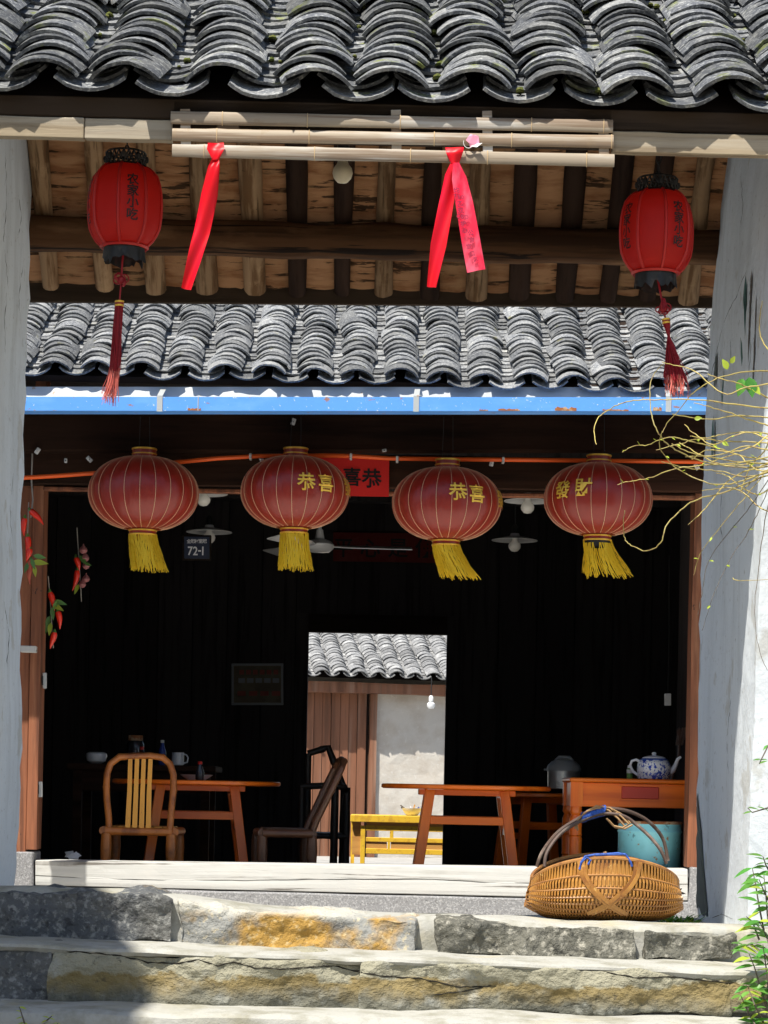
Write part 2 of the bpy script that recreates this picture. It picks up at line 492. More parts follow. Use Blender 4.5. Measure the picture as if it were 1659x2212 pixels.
m_cane_d = mat('dark_brown_cane', (.1, .042, .02), [(14, GZ, .5, .7, (.06, .025, .014), .8)], rough=.4, spec=.5)
m_blackcane = mat('black_lacquered_cane', (.022, .016, .012), rough=.45)
m_basket = mat('golden_basket_splint', (.44, .205, .042), [(14, O1, .45, .62, (.2, .07, .014), .85), (70, O1, .6, .7, (.66, .42, .14), .7)], rough=.36, spec=.55)
m_basket_r = mat('brown_basket_rib', (.36, .17, .05), [(30, O1, .5, .65, (.22, .09, .03))], rough=.45)
m_basket_shade = mat('dark_basket_shade', (.1, .042, .012), rough=.7)
m_handle = mat('grey_brown_handle_cane', (.085, .055, .042), [(30, O1, .5, .65, (.1, .06, .045)), (12, O1, .6, .72, (.26, .2, .16))], rough=.5, spec=.45)
m_bluecord = mat('blue_cord', (.03, .1, .42), [(120, O1, .5, .6, (.015, .04, .2))], rough=.7)
m_rope = mat('tan_vine_lashing', (.36, .22, .1), [(40, O1, .5, .65, (.2, .11, .05))], rough=.7)
m_teal = mat('teal_chipped_paint', (.28, .74, .82), [(9, O1, .5, .68, (.2, .58, .62), .7), (16, O1, .62, .66, (.06, .2, .24), .8), (22, O1, .66, .69, (.4, .2, .06), .9), (5, O1, .6, .75, (.3, .42, .2), .5)], rough=.45, spec=.5)
m_china = mat('white_porcelain', (.75, .77, .8), rough=.15, spec=.6)
m_bluechina = mat('blue_and_white_porcelain', (.75, .77, .8), [(38, O1, .52, .56, (.02, .06, .42)), (90, O1, .57, .6, (.03, .08, .4))], rough=.15, spec=.6)
m_steel = mat('dull_steel', (.5, .5, .48), [(12, O1, .55, .7, (.3, .29, .27))], rough=.35, metal=.7)
m_greyplastic = mat('grey_plastic_lid', (.3, .31, .3), rough=.4)
m_glass_d = mat('dark_bottle_glass', (.03, .03, .035), rough=.15, spec=.6)
m_blueplastic = mat('blue_bottle_plastic', (.03, .06, .3), rough=.25)
m_redcap = mat('red_cap', (.6, .02, .015), rough=.4)
m_yellowwood = mat('yellow_painted_wood', (.68, .42, .03), [(14, O1, .52, .62, (.5, .27, .03), .8), (40, O1, .62, .68, (.3, .14, .04), .7)], rough=.5)
m_brownpanel = mat('brown_bench_panel', (.5, .26, .07), [(18, GX, .5, .66, (.38, .17, .05))], rough=.5)
m_plank = wood('red_brown_door_plank', (.23, .1, .055), (.11, .05, .028), (.32, .2, .14), GZ, 14, b=.4)
m_mud = mat('grey_lime_render', (.5, .47, .42), [(4, O1, .45, .65, (.42, .37, .31), .8), (20, O1, .58, .7, (.58, .56, .52), .6)], rough=.95, bump=[(14, .5, O1, .012)])
m_brick = mat('pale_crumbling_brick', (.55, .48, .36), [(25, O1, .5, .65, (.62, .6, .55))], rough=.95, bump=[(40, .6, O1, .006)])
m_chili = mat('red_chili_skin', (.72, .03, .012), rough=.25, spec=.6)
m_chili_d = mat('dried_chili_skin', (.42, .09, .05), [(20, O1, .5, .65, (.3, .05, .03))], rough=.45)
m_garlic = mat('purple_garlic_skin', (.34, .13, .13), rough=.5)
m_leaf = mat('green_leaf', (.07, .2, .03), [(20, O1, .5, .65, (.1, .27, .05))], rough=.45, trans=.3, tcol=(.2, .5, .04), vary=.3, hue=.05)
m_moss = mat('yellow_green_moss', (.1, .105, .03), [(60, O1, .5, .62, (.07, .09, .02))], rough=.95, spec=.1, bump=[(120, 1, O1, .004)])
m_leaf_y = mat('yellow_green_leaf', (.36, .46, .05), rough=.5, trans=.35, tcol=(.6, .7, .05), vary=.2)
m_leaf_p = mat('faded_plastic_leaf', (.1, .22, .05), rough=.4, vary=.3)
m_twig = mat('pale_yellow_twig', (.42, .34, .1), [(60, O1, .5, .65, (.26, .17, .07))], rough=.6, vary=.25)
m_twig_d = mat('dark_thin_stem', (.1, .08, .06), rough=.7)
m_paper = mat('pink_paper', (.75, .3, .42), rough=.7)
m_paperw = mat('white_paper', (.75, .74, .72), rough=.7)
m_plate = mat('house_number_blue', (.02, .03, .06), rough=.4)
m_platetxt = mat('reflective_white_lettering', (.7, .72, .75), rough=.4)
m_poster = mat('faded_certificate', (.1, .075, .04), [(6, (.6, 1, 1), .5, .6, (.13, .11, .06))], rough=.5)
m_posterred = mat('certificate_red_print', (.28, .06, .04), rough=.6)
m_frame = mat('grey_frame', (.16, .17, .18), rough=.4, metal=.3)
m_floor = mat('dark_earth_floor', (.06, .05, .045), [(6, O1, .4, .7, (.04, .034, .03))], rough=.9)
m_cable = mat('black_cable', (.015, .015, .015), rough=.6)
m_cablew = mat('grey_cable', (.3, .28, .25), rough=.6)
m_pipe = mat('grey_shadow_pipe', (.5, .5, .5), rough=.5)

# ================================================================== tiles
def tile_mesh(name, w, sag, L, th, seed, up, m, n=10):
    rad = (w * w / 4 + sag * sag) / (2 * sag)
    A = math.asin(min(1, w / 2 / rad))
    rng = random.Random(seed)
    chip = [max(0, rng.gauss(.0, .004)) for _ in range(n + 1)]
    for _ in range(rng.choice((0, 1, 1, 2))):
        c_ = rng.choice((0, 0, n, n, rng.randrange(n + 1)))
        for q_ in range(n + 1):
            chip[q_] += rng.uniform(.012, .03) * math.exp(-((q_ - c_) / 1.1) ** 2)
    skew = rng.uniform(-.006, .006)
    vs = []
    for k in range(n + 1):
        a = -A + 2 * A * k / n
        for (yy, tp) in ((0, 1), (L, .93)):
            for q in (0, 1):
                r = (rad + (th if q else 0)) if up else (rad - (th if q else 0))
                x = r * math.sin(a) * tp
                z = (r * math.cos(a) - rad * math.cos(A)) if up else (rad - r * math.cos(a))
                vs.append((x, yy + (chip[k] + skew * a if yy == 0 else 0) + (0 if q or yy else .003), z))
    fs = []
    for k in range(n):
        a, b = k * 4, k * 4 + 4   # 0 front-in, 1 front-out, 2 back-in, 3 back-out
        if up:
            fs += [(a + 1, b + 1, b + 3, a + 3), (a, a + 2, b + 2, b), (a, b, b + 1, a + 1), (a + 2, a + 3, b + 3, b + 2)]
        else:
            fs += [(a + 1, b + 1, b + 3, a + 3), (a, a + 2, b + 2, b), (a, b, b + 1, a + 1), (a + 2, a + 3, b + 3, b + 2)]
    fs += [(0, 1, 3, 2), (n * 4, n * 4 + 2, n * 4 + 3, n * 4 + 1)]
    mb = MB().add(vs, fs, True)
    me, _ = mesh_of(mb, name, m, recenter=False, sharp=38)
    return me

def frame(o, xdir, slope):
    X = Vector(xdir).normalized()
    h = Vector((0, 0, 1)).cross(X).normalized()
    Y = (h + Vector((0, 0, slope))).normalized()
    Z = X.cross(Y).normalized()
    M = Matrix((X, Y, Z)).transposed().to_4x4()
    return Matrix.Translation(o) @ M

def roof_tiles(parent, Fm, us, dz, rows, e, covers, valleys, lift, seed, sway=.012, cap=300):
    rng = random.Random(seed)
    L = .19
    sp = [us[i + 1] - us[i] for i in range(len(us) - 1)]
    nc = nv = 0
    rest_c, rest_v = [], []
    for j in range(rows):
        for i in range(len(us)):
            ph = i * 2.1
            sw = sway * math.sin(j * .55 + ph) + sway * .5 * math.sin(j * 1.3 + ph * 2)
            u = us[i] + sw
            t = Matrix.Translation((u + rng.gauss(0, .004), j * e + rng.gauss(0, .006) - (.0 if j else .014) - (.03 * rng.random() if rng.random() < .08 else 0), .022 + dz[i] + rng.gauss(0, .0015)))
            r = Matrix.Rotation(rng.gauss(0, .05), 4, 'Z') @ Matrix.Rotation(rng.gauss(0, .05), 4, 'Y') @ Matrix.Rotation(-lift + rng.gauss(0, .03), 4, 'X')
            # the front end is carried by the tiles below it
            o = Matrix.Translation((0, 0, math.sin(lift) * L))
            if nc < cap:
                place(rng.choice(covers), 'cover_tile', Fm @ t @ o @ r, parent); nc += 1
            else:
                rest_c.append((rng.choice(covers), Fm @ t @ o @ r))
            if i < len(us) - 1:
                uv = u + sp[i] / 2
                t = Matrix.Translation((uv + rng.gauss(0, .003), j * e + rng.gauss(0, .008) + (.0 if j else -.03), (dz[i] + dz[i + 1]) / 2 + rng.gauss(0, .0015)))
                mv = Fm @ t @ Matrix.Translation((0, 0, math.sin(lift * .8) * L)) @ Matrix.Rotation(rng.gauss(0, .03), 4, 'Z') @ Matrix.Rotation(-lift * .8, 4, 'X')
                if nv < cap:
                    place(rng.choice(valleys), 'valley_tile', mv, parent); nv += 1
                else:
                    rest_v.append((rng.choice(valleys), mv))
    for nm, lst in (('upper_cover_tiles', rest_c), ('upper_valley_tiles', rest_v)):
        if lst:
            mb = MB()
            for me, M in lst:
                mb.add([M @ v.co for v in me.vertices], [tuple(p.vertices) for p in me.polygons], True)
            tag(obj(mb, nm, lst[0][0].materials[0], parent, sharp=38), None, None, None, 'stuff')

# ================================================================== ground
def ground_sheet(name, x0, x1, y0, y1, z, m, n=24, amp=0.0):
    mb = MB()
    rows = [[Vector((x0 + (x1 - x0) * i / n, y0 + (y1 - y0) * j / n, z + amp * fbm((x0 + (x1 - x0) * i / n, y0 + (y1 - y0) * j / n, 0), 1.2))) for i in range(n + 1)] for j in range(n + 1)]
    mb.sheet(rows)
    return obj(mb, name, m)
tag(ground_sheet('ground', -120, 120, -60, 180, -.62, m_ground, 8), 'packed earth ground', None, None, 'structure')
tag(ground_sheet('courtyard', -3.4, 3.4, 7.06, 11.5, -.38, m_yard, 20, .01), 'pale concrete courtyard between gate and hall', None, None, 'structure')
tag(ground_sheet('back_courtyard', -6, 6, 16.6, 27.5, -.45, m_yard_b, 20, .01), 'pale concrete yard behind the hall', None, None, 'structure')

# ---------------------------------------------------------------- steps
SH = [(-160, 1914), (0, 1917), (180, 1921), (330, 1927), (480, 1950), (700, 1967), (1000, 1981), (1300, 1993), (1640, 2005), (1800, 2010)]
SHW = [P(x, y, 6.0) for x, y in SH]
def landing_z(X):
    for a, b in zip(SHW, SHW[1:]):
        if X <= b.x:
            t = max(0, (X - a.x) / (b.x - a.x))
            return a.z + (b.z - a.z) * t
    return SHW[-1].z

def land_z(X, Y):
    t = min(1, max(0, (Y - 6.13) / .5)); t = t * t * (3 - 2 * t)
    return landing_z(X) * (1 - t) + (-.032) * t

def rock(x0, x1, y0, y1, z0, z1, amp=.012, sc=6, seed=0, n=(26, 8, 10), rnd=.018, top=None):
    """a squared, weathered block: rounded edges and a rough face"""
    mb = MB()
    nx, ny, nz_ = n
    idx, vs, fs = {}, [], []
    def vert(i, j, k):
        if (i, j, k) not in idx:
            u, v, w = i / nx, j / ny, k / nz_
            x, y = x0 + (x1 - x0) * u, y0 + (y1 - y0) * v
            zt = z1 + (top(x) if top else 0)
            z = z0 + (zt - z0) * w
            p = Vector((x, y, z))
            c = Vector((min(max(x, x0 + rnd), x1 - rnd), min(max(y, y0 + rnd), y1 - rnd), min(max(z, z0 + rnd), zt - rnd)))
            d = p - c
            if d.length > rnd:
                p = c + d.normalized() * rnd
            nrm = d.normalized() if d.length > 1e-6 else Vector((0, -1, 0))
            p += nrm * amp * (fbm(p, sc, seed, 5) - .1)
            idx[(i, j, k)] = len(vs)
            vs.append(p)
        return idx[(i, j, k)]
    def face(f):
        fs.append(tuple(vert(*q) for q in f))
    for i in range(nx):
        for k in range(nz_):
            face([(i, 0, k), (i + 1, 0, k), (i + 1, 0, k + 1), (i, 0, k + 1)])
            face([(i, ny, k), (i, ny, k + 1), (i + 1, ny, k + 1), (i + 1, ny, k)])
        for j in range(ny):
            face([(i, j, nz_), (i + 1, j, nz_), (i + 1, j + 1, nz_), (i, j + 1, nz_)])
            face([(i, j, 0), (i, j + 1, 0), (i + 1, j + 1, 0), (i + 1, j, 0)])
    for j in range(ny):
        for k in range(nz_):
            face([(0, j, k), (0, j, k + 1), (0, j + 1, k + 1), (0, j + 1, k)])
            face([(nx, j, k), (nx, j + 1, k), (nx, j + 1, k + 1), (nx, j, k + 1)])
    return mb.add(vs, fs, True)

def px_x(px, Y, py=2000):
    return P(px, py, Y).x

# top step: cement bed with separate stones let into its face
mb = MB()
xs = [-2.2 + 4.4 * i / 70 for i in range(71)]
rows = []
for Y, dzz in ((5.995, -.16), (5.99, -.1), (5.985, -.05), (5.985, -.018), (5.995, -.006), (6.02, -.002), (6.12, 0), (6.3, 0), (6.5, 0), (6.8, 0), (7.06, 0), (7.08, -.05), (7.08, -.4)):
    rows.append([Vector((x, Y + .012 * fbm((x, Y, dzz * 6), 3, 3), land_z(x, Y) + dzz + .008 * fbm((x * 1.0, Y, 0), 5, 9))) for x in xs])
mb.sheet(rows)
step1 = tag(obj(mb, 'landing', m_cement), 'pale cement landing with dark stones set into its front edge', None, None, 'structure')
for (a, b, ya, m, sd_) in ((-150, 376, 2030, m_stone_d, 1), (384, 900, 2054, m_stone_y, 2), (940, 1370, 2065, m_stone_o, 3), (1393, 1590, 2072, m_stone_o, 4)):
    X0, X1 = px_x(a, 5.97), px_x(b, 5.97)
    zb = P((a + b) / 2, ya, 5.97).z
    zt = landing_z((X0 + X1) / 2)
    o = rock(X0, X1, 5.952, 6.14, zb - .004, zt - (.002 if sd_ != 4 else .008), .022, 8, sd_ * 7.3, (80, 5, 22), .008,
             top=lambda x, c=zt: landing_z(x) - c - (.002 if sd_ == 1 else .007))
    obj(o, 'stone', m, step1)

# second step
S2 = [(-160, 2030), (40, 2034), (150, 2042), (480, 2056), (800, 2066), (1100, 2077), (1640, 2097), (1800, 2102)]
S2W = [P(x, y, 5.75) for x, y in S2]
def s2z(X):
    for a, b in zip(S2W, S2W[1:]):
        if X <= b.x:
            return a.z + (b.z - a.z) * max(0, (X - a.x) / (b.x - a.x))
    return S2W[-1].z
s2_stones = []
mb = MB()
rows = []
for Y, dzz in ((5.768, -.02), (5.75, -.018), (5.742, -.012), (5.744, -.005), (5.757, -.001), (5.8, 0), (5.9, .002), (6.02, .004)):
    rr = []
    for x in [-2.2 + 4.4 * i / 160 for i in range(161)]:
        lip = 1 + .5 * (fbm((x, 0, 0), 3.2, 21) + .15) if dzz < -.012 else 1
        rr.append(Vector((x, Y + .01 * fbm((x, Y, dzz * 5), 4, 5), s2z(x) + dzz * lip + .005 * fbm((x, Y, 0), 6, 2))))
    rows.append(rr)
mb.sheet(rows)
step2 = tag(obj(mb, 'second_step', m_cement), 'pale cement tread of the second step with cracked edge', None, None, 'structure')
for (a, b, m, sd_) in ((-170, 116, m_stone_d, 11), (112, 800, m_smear, 12), (780, 1280, m_smear, 13), (1252, 1580, m_smear, 14), (1550, 1800, m_smear, 15)):
    X0, X1 = px_x(a, 5.75, 2100), px_x(b, 5.75, 2100)
    zc_ = s2z((X0 + X1) / 2)
    o = rock(X0, X1, 5.742, 5.96, P((a + b) / 2, 2192, 5.74).z, zc_ - .012, .026, 6.5, sd_ * 3.1, (90, 5, 26), .008, top=lambda x, c=zc_: s2z(x) - c)
    s2_stones.append(obj(o, 'stone', m, step2))
cracks(s2_stones + [step2], [[(135, 2056), (165, 2055), (260, 2064), (320, 2079), (380, 2081), (430, 2073), (470, 2086), (505, 2078), (550, 2091), (620, 2093), (670, 2089), (720, 2086), (780, 2101), (829, 2109), (904, 2113), (994, 2132), (1079, 2130)],
                   [(1300, 2098), (1370, 2112), (1444, 2110), (1529, 2118), (1599, 2125)], [(930, 2150), (1010, 2140), (1060, 2128)]], .0022, m_crack, 'crack', step2)
# third step
mb = MB()
z3 = P(800, 2188, 5.66).z
rows = []
for Y, dzz in ((5.56, -.2), (5.552, -.1), (5.548, -.03), (5.555, -.01), (5.575, -.002), (5.65, 0), (5.77, .003)):
    rows.append([Vector((x, Y + .012 * fbm((x, Y, dzz * 4), 3.5, 15), z3 + .004 * x * -1 + dzz + .006 * fbm((x, Y, 0), 5, 31))) for x in [-2.2 + 4.4 * i / 90 for i in range(91)]])
mb.sheet(rows)
tag(obj(mb, 'third_step', m_cement), 'lowest visible cement step at the bottom edge', None, None, 'structure')

# ================================================================== gatehouse
RF = lambda Y: ZC + (1.616 + .68 * (Y - 5.6) if Y < 6.58 else 2.282 - .95 * (Y - 6.58))
gate = thing('gatehouse', 'whitewashed village gate with grey tiled roof nearest the camera', 'gate', (0, 6.4, 0))
XL = lambda z: -1.114 + .012 * fbm((0, 0, z), 1.3, 3)
def XRf(z):
    r = [(-.3, .969), (.35, .955), (1.4, .95), (1.9, .962), (2.3, .99), (3, 1.0)]
    for (a, xa), (b, xb) in zip(r, r[1:]):
        if z <= b:
            return xa + (xb - xa) * max(0, (z - a) / (b - a))
    return r[-1][1]
def side_wall(sign, xin, xout, yf0, yf1, yr, seed):
    rings = []
    nzr = 44
    for k in range(nzr + 1):
        t = k / nzr
        ring = []
        zz0 = -.45 if sign < 0 else -.04
        zr = zz0 + t * 2.4
        yf = yf0 + (yf1 - yf0) * t
        pts = [(xin(zr), yf + (yr - yf) * i / 26) for i in range(27)] + [(xin(zr) + (xout - xin(zr)) * i / 10, yr) for i in range(1, 11)] + \
              [(xout, yr + (yf - yr) * i / 4) for i in range(1, 5)] + [(xout + (xin(zr) - xout) * i / 10, yf) for i in range(1, 10)]
        for (x, y) in pts:
            top = RF(min(max(y, 5.62), 7.25)) - .012
            z = zz0 + t * (top - zz0)
            a = .005 * fbm((x, y, z), 1.6, seed) + .003 * fbm((x, y, z), 14, seed)
            if y > yr - .03 or y < yf + .03:
                a += .006 * fbm((x, y, z), 18, seed + 5)
            ring.append(Vector((x + a, y + a, z)))
        rings.append(ring if sign > 0 else list(reversed(ring)))
    return MB().loft(rings, smooth=True)
wl = obj(side_wall(-1, XL, -2.9, 5.95, 5.9, 7.05, 4), 'wall', m_lime, gate, sharp=50)
wr = obj(side_wall(1, XRf, 2.9, 6.1, 5.72, 7.05, 8), 'wall', m_lime, gate, sharp=50)
tag(wl, 'shaded left gate wall'); tag(wr, 'right gate wall with green paint traces and damp foot')
cracks([wl], [[(12, 330), (14, 450), (8, 520), (16, 600), (10, 700), (12, 780)], [(40, 420), (46, 470), (38, 520)], [(30, 1010), (22, 1100), (26, 1180)], [(52, 560), (40, 640), (44, 720)], [(8, 1300), (20, 1370), (14, 1450)]], .0009, m_crack, 'crack', wl)
cracks([wr], [[(1612, 584), (1592, 636), (1566, 690), (1548, 760), (1532, 830)], [(1622, 590), (1618, 660), (1622, 760), (1616, 820)], [(1600, 380), (1606, 450), (1598, 500)], [(1560, 1050), (1556, 1130), (1562, 1200)], [(1580, 1500), (1570, 1600), (1574, 1680)], [(1530, 1985), (1560, 1975), (1590, 1988)]], .0009, m_crack, 'crack', wr)
# old paint traces and damp on the right wall reveal
def wall_patch(pts_yz, m, name, par=wr, off=.004, n=18, wob=.01):
    """ragged thin coat on the right reveal; pts_yz = list of (Y, zlow, zhigh) columns"""
    mb = MB()
    lo, hi = [], []
    for (Y, z0, z1) in pts_yz:
        lo.append(Vector((XRf(z0) - off - .004, Y, z0 + wob * fbm((Y, z0, 0), 30, 2))))
        hi.append(Vector((XRf(z1) - off - .004, Y, z1 + wob * fbm((Y, z1, 0), 30, 8))))
    rows = []
    for k in range(n + 1):
        t = k / n
        r = []
        for a, b in zip(lo, hi):
            p = a.lerp(b, t)
            p = Vector((XRf(p.z) - off, p.y + wob * .8 * fbm(p, 25, 5), p.z))
            r.append(p)
        rows.append(r)
    mb.sheet(rows)
    return obj(mb, name, m, par)
def yz(px, py):
    a, b = px - 829.5, py - 1700.0
    dx, dy = a * cR + b * sR, -a * sR + b * cR
    Y = 5000 * .955 / dx
    return Y, ZC - dy / 5000 * Y
for (px, y0, y1, wpx, m) in ((1608, 600, 790, 5, m_greenpaint), (1612, 610, 700, 3, m_greenpaint), (1548, 760, 850, 3, m_mould), (1583, 680, 790, 2.5, m_mould), (1566, 800, 880, 2, m_greenpaint), (1545, 900, 1010, 3, m_greenpaint)):
    Ya, za = yz(px + wpx, (y0 + y1) / 2)
    Yb, _ = yz(px - wpx, (y0 + y1) / 2)
    zl, zh = yz(px, y1)[1], yz(px, y0)[1]
    wall_patch([(Ya, zl + .05, zh - .06), (Ya * .6 + Yb * .4, zl, zh), (Ya * .3 + Yb * .7, zl + .03, zh - .02), (Yb, zl + .09, zh - .1)], m, 'paint_streak')
for (px, y0, y1, wpx) in ((1622, 585, 800, 1.6), (1634, 640, 860, 1.0), (1571, 560, 640, .8)):
    Ya, Yb = yz(px + wpx, (y0 + y1) / 2)[0], yz(px - wpx, (y0 + y1) / 2)[0]
    zl, zh = yz(px, y1)[1], yz(px, y0)[1]
    wall_patch([(Ya, zl + .02, zh - .03), ((Ya + Yb) / 2, zl, zh), (Yb, zl + .03, zh - .02)], m_twig_d, 'plaster_crack', n=26, wob=.008)
wall_patch([(7.04, .005, .36), (6.99, .0, .3), (6.94, .0, .23), (6.9, .0, .12), (6.86, .0, .05), (6.8, .0, .015)], m_mould, 'damp_stain', wob=.03)

# roof
mb = MB()
for (ya, yb) in ((5.62, 6.58), (6.58, 7.3)):
    for sgn in (0,):
        mb.add([(-2.9, ya, RF(ya) + .004), (2.9, ya, RF(ya) + .004), (2.9, yb, RF(yb if yb < 6.6 else 7.3) + .004), (-2.9, yb, RF(yb if yb < 6.6 else 7.3) + .004),
                (-2.9, ya, RF(ya) + .02), (2.9, ya, RF(ya) + .02), (2.9, yb, RF(yb if yb < 6.6 else 7.3) + .02), (-2.9, yb, RF(yb if yb < 6.6 else 7.3) + .02)],
               [(3, 2, 1, 0), (4, 5, 6, 7), (0, 1, 5, 4), (2, 3, 7, 6), (1, 2, 6, 5), (3, 0, 4, 7)])
groof = obj(mb, 'roof', m_black, gate)
tag(groof, 'sagging grey tile roof of the gate')
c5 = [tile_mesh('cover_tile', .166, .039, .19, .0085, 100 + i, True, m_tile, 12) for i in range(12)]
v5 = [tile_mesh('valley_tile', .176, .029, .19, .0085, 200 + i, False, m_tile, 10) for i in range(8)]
EV = [(-89, 196), (95, 199), (280, 203), (475, 207), (675, 213), (852, 217), (1026, 220), (1206, 224), (1388, 229), (1569, 234), (1750, 240)]
o0 = P(829.5, 213, 5.6)
Fg = frame(Vector((0, 5.6, o0.z - .02)), (1, 0, 0), .68)
us, dzs = [], []
for (x, y) in EV:
    p = P(x, y, 5.6)
    us.append(p.x); dzs.append((p.z - o0.z) + .0)
roof_tiles(groof, Fg, us, dzs, 21, .059, c5, v5, R(9.5), 3, .013)
rgm = random.Random(31)
for q in range(46):
    i = rgm.randrange(len(us) - 1)
    s_ = rgm.uniform(.0, 1.1)
    uv = (us[i] + us[i + 1]) / 2 + rgm.gauss(0, .012)
    r_ = rgm.uniform(.005, .014)
    mb = MB().lathe([(.001, r_ * .8), (r_ * .7, r_ * .55), (r_, 0), (r_ * .7, -r_ * .4)], 7, Fg @ Vector((uv, s_, .038 + (dzs[i] + dzs[i + 1]) / 2)), sy=1.5)
    obj(mb, 'moss_clump', m_moss, groof, jit=(.004, 60))
# rear slope and outer ends: joined tiles the gate hides
mb = MB()
for i in range(24):
    x = -2.75 + i * .24
    for (ya, yb, za, zb) in ((7.36, 6.6, RF(7.3) + .03, RF(6.6) + .06),):
        for k in range(6):
            a0, a1 = math.pi * k / 6, math.pi * (k + 1) / 6
            mb.add([(x - .1 * math.cos(a0), ya, za + .07 * math.sin(a0)), (x - .1 * math.cos(a1), ya, za + .07 * math.sin(a1)),
                    (x - .1 * math.cos(a1), yb, zb + .07 * math.sin(a1)), (x - .1 * math.cos(a0), yb, zb + .07 * math.sin(a0))], [(0, 1, 2, 3)])
tag(obj(mb, 'rear_tiles', m_tile, groof), None, None, None, 'stuff')
mb = MB().tube([(-2.9, 6.58, RF(6.58) + .1), (2.9, 6.58, RF(6.58) + .1)], .07, 10)
obj(mb, 'ridge', m_tile, groof)

# front boards under the eave
for (a, b, j, yy) in ((-120, 181, 0, 5.608), (183, 372, .004, 5.61), (1322, 1800, -.003, 5.607)):
    A, B = P(a, 272 + a * .0255, yy), P(b, 272 + b * .0255, yy)
    h = .05
    mb = MB().prism([A + Vector((0, 0, -h / 2 - .0)), B + Vector((0, 0, -h / 2)), B + Vector((0, 0, h / 2)), A + Vector((0, 0, h / 2))], (0, .028, 0))
    obj(mb, 'fascia_board', m_fascia, groof, bev=.002, cuts=4, jit=(.002, 9))
A, B = P(374, 262, 5.625), P(1320, 282, 5.625)
obj(MB().bar(A, B, .02, .094), 'fascia_board', m_fascia_d, groof, bev=.002)
A, B = P(-140, 226, 5.63), P(1800, 274, 5.63)
obj(MB().bar(A, B, .03, .05), 'eave_beam', m_fascia_d, groof, bev=.003)
# rafters of the rear slope, their bark sheathing, purlin and rear board
RX = [(-40, 0), (85, 0), (208, 0), (320, 0), (432, 0), (537, 0), (636, 1), (740, 1), (836, 0), (938, 1), (1040, 0), (1133, 1), (1237, 1), (1338, 1), (1430, 1), (1522, 0), (1640, 0)]
rx = [(P(x, 420, 7.0).x, d) for x, d in RX]
for k, (x, d) in enumerate(rx):
    rr = random.Random(k)
    pts, rs = [], []
    for i in range(9):
        t = i / 8
        Y = 6.5 + t * .805
        pts.append(Vector((x + .006 * math.sin(t * 3 + k), Y, 2.282 + ZC - .95 * (Y - 6.58) - .036 + .004 * math.sin(t * 5 + k * 2))))
        rs.append(.031 + .004 * math.sin(t * 4 + k) + rr.uniform(-.002, .002))
    o = MB().tube(pts, rs, 12)
    obj(o, 'rafter', m_rafter_d if d else m_rafter, groof, jit=(.004, 22))
for k in range(len(rx) - 1):
    xa, xb = rx[k][0], rx[k + 1][0]
    mb = MB()
    rows = []
    for j in range(27):
        Y = 6.56 + j / 26 * .755
        r = []
        for i in range(9):
            u = i / 8
            bulge = .014 * math.sin(u * math.pi)
            step = .006 * ((Y * 26 + .5 * nz((u * 2, Y * 3, k), 2, k)) % 1.0)
            r.append(Vector((xa + (xb - xa) * u, Y, 2.282 + ZC - .95 * (Y - 6.58) - .006 - bulge * .6 - step - .004 * fbm((u * .3, Y * 4, k * 3.3), 3))))
        rows.append(list(reversed(r)))
    mb.sheet(rows)
    obj(mb, 'bark_panel', m_bark, groof)
A, B = P(-40, 502, 7.08), P(1700, 537, 7.08)
pts = [A.lerp(B, i / 24) + Vector((0, 0, -.006 * math.sin(i / 24 * math.pi))) for i in range(25)]
obj(MB().tube(pts, [.055 + .003 * math.sin(i * 1.7) for i in range(25)], 16), 'purlin', m_purlin, groof, jit=(.005, 8))
A, B = P(-60, 640, 7.315), P(1720, 655, 7.315)
obj(MB().bar(A + Vector((0, .012, .038)), B + Vector((0, .012, .038)), .022, .105), 'rear_fascia', m_fascia_d, groof, bev=.002)

# ================================================================== main hall
HP = 11.6     # depth of the post line
HF = -.37     # hall floor
hall = thing('main_hall', 'dark timber hall behind the courtyard with grey tiled roof', 'house', (0, 14, HF))
tag(ground_sheet('hall_floor', -4, 4, 11.5, 16.7, HF, m_floor, 6), 'dark earthen hall floor', None, None, 'structure')
HE = 10.8
e0 = P(829.5, 829, HE)
Fh = frame(Vector((0, HE, e0.z - .02)), (1, 0, 0), .6)
mb = MB()
RH = lambda Y: e0.z - .035 + .6 * (Y - HE)
for (ya, za, yb, zb) in ((HE + .03, RH(HE + .03), 14.0, RH(14.0)), (14.0, RH(14.0), 17.15, RH(14.0) - .6 * 3.15)):
    mb.add([(-4.4, ya, za), (4.4, ya, za), (4.4, yb, zb), (-4.4, yb, zb), (-4.4, ya, za + .03), (4.4, ya, za + .03), (4.4, yb, zb + .03), (-4.4, yb, zb + .03)],
           [(3, 2, 1, 0), (4, 5, 6, 7), (0, 1, 5, 4), (2, 3, 7, 6), (1, 2, 6, 5), (3, 0, 4, 7)])
hroof = obj(mb, 'roof', m_black, hall)
tag(hroof, 'sunlit grey tile roof of the hall')
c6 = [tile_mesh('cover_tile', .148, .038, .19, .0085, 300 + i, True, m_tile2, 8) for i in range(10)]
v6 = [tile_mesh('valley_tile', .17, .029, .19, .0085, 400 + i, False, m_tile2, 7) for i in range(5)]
us, dzs = [], []
for k in range(18):
    x = 25 + k * 93.2
    p = P(x, 838 - 22 + (x - 829) * .03 + 4 * math.sin(k * 1.9), HE)
    us.append(p.x); dzs.append(p.z - P(829.5, 816, HE).z + 0.0)
roof_tiles(hroof, Fh, us, dzs, 23, .054, c6, v6, R(9), 5, .008)
mb = MB()
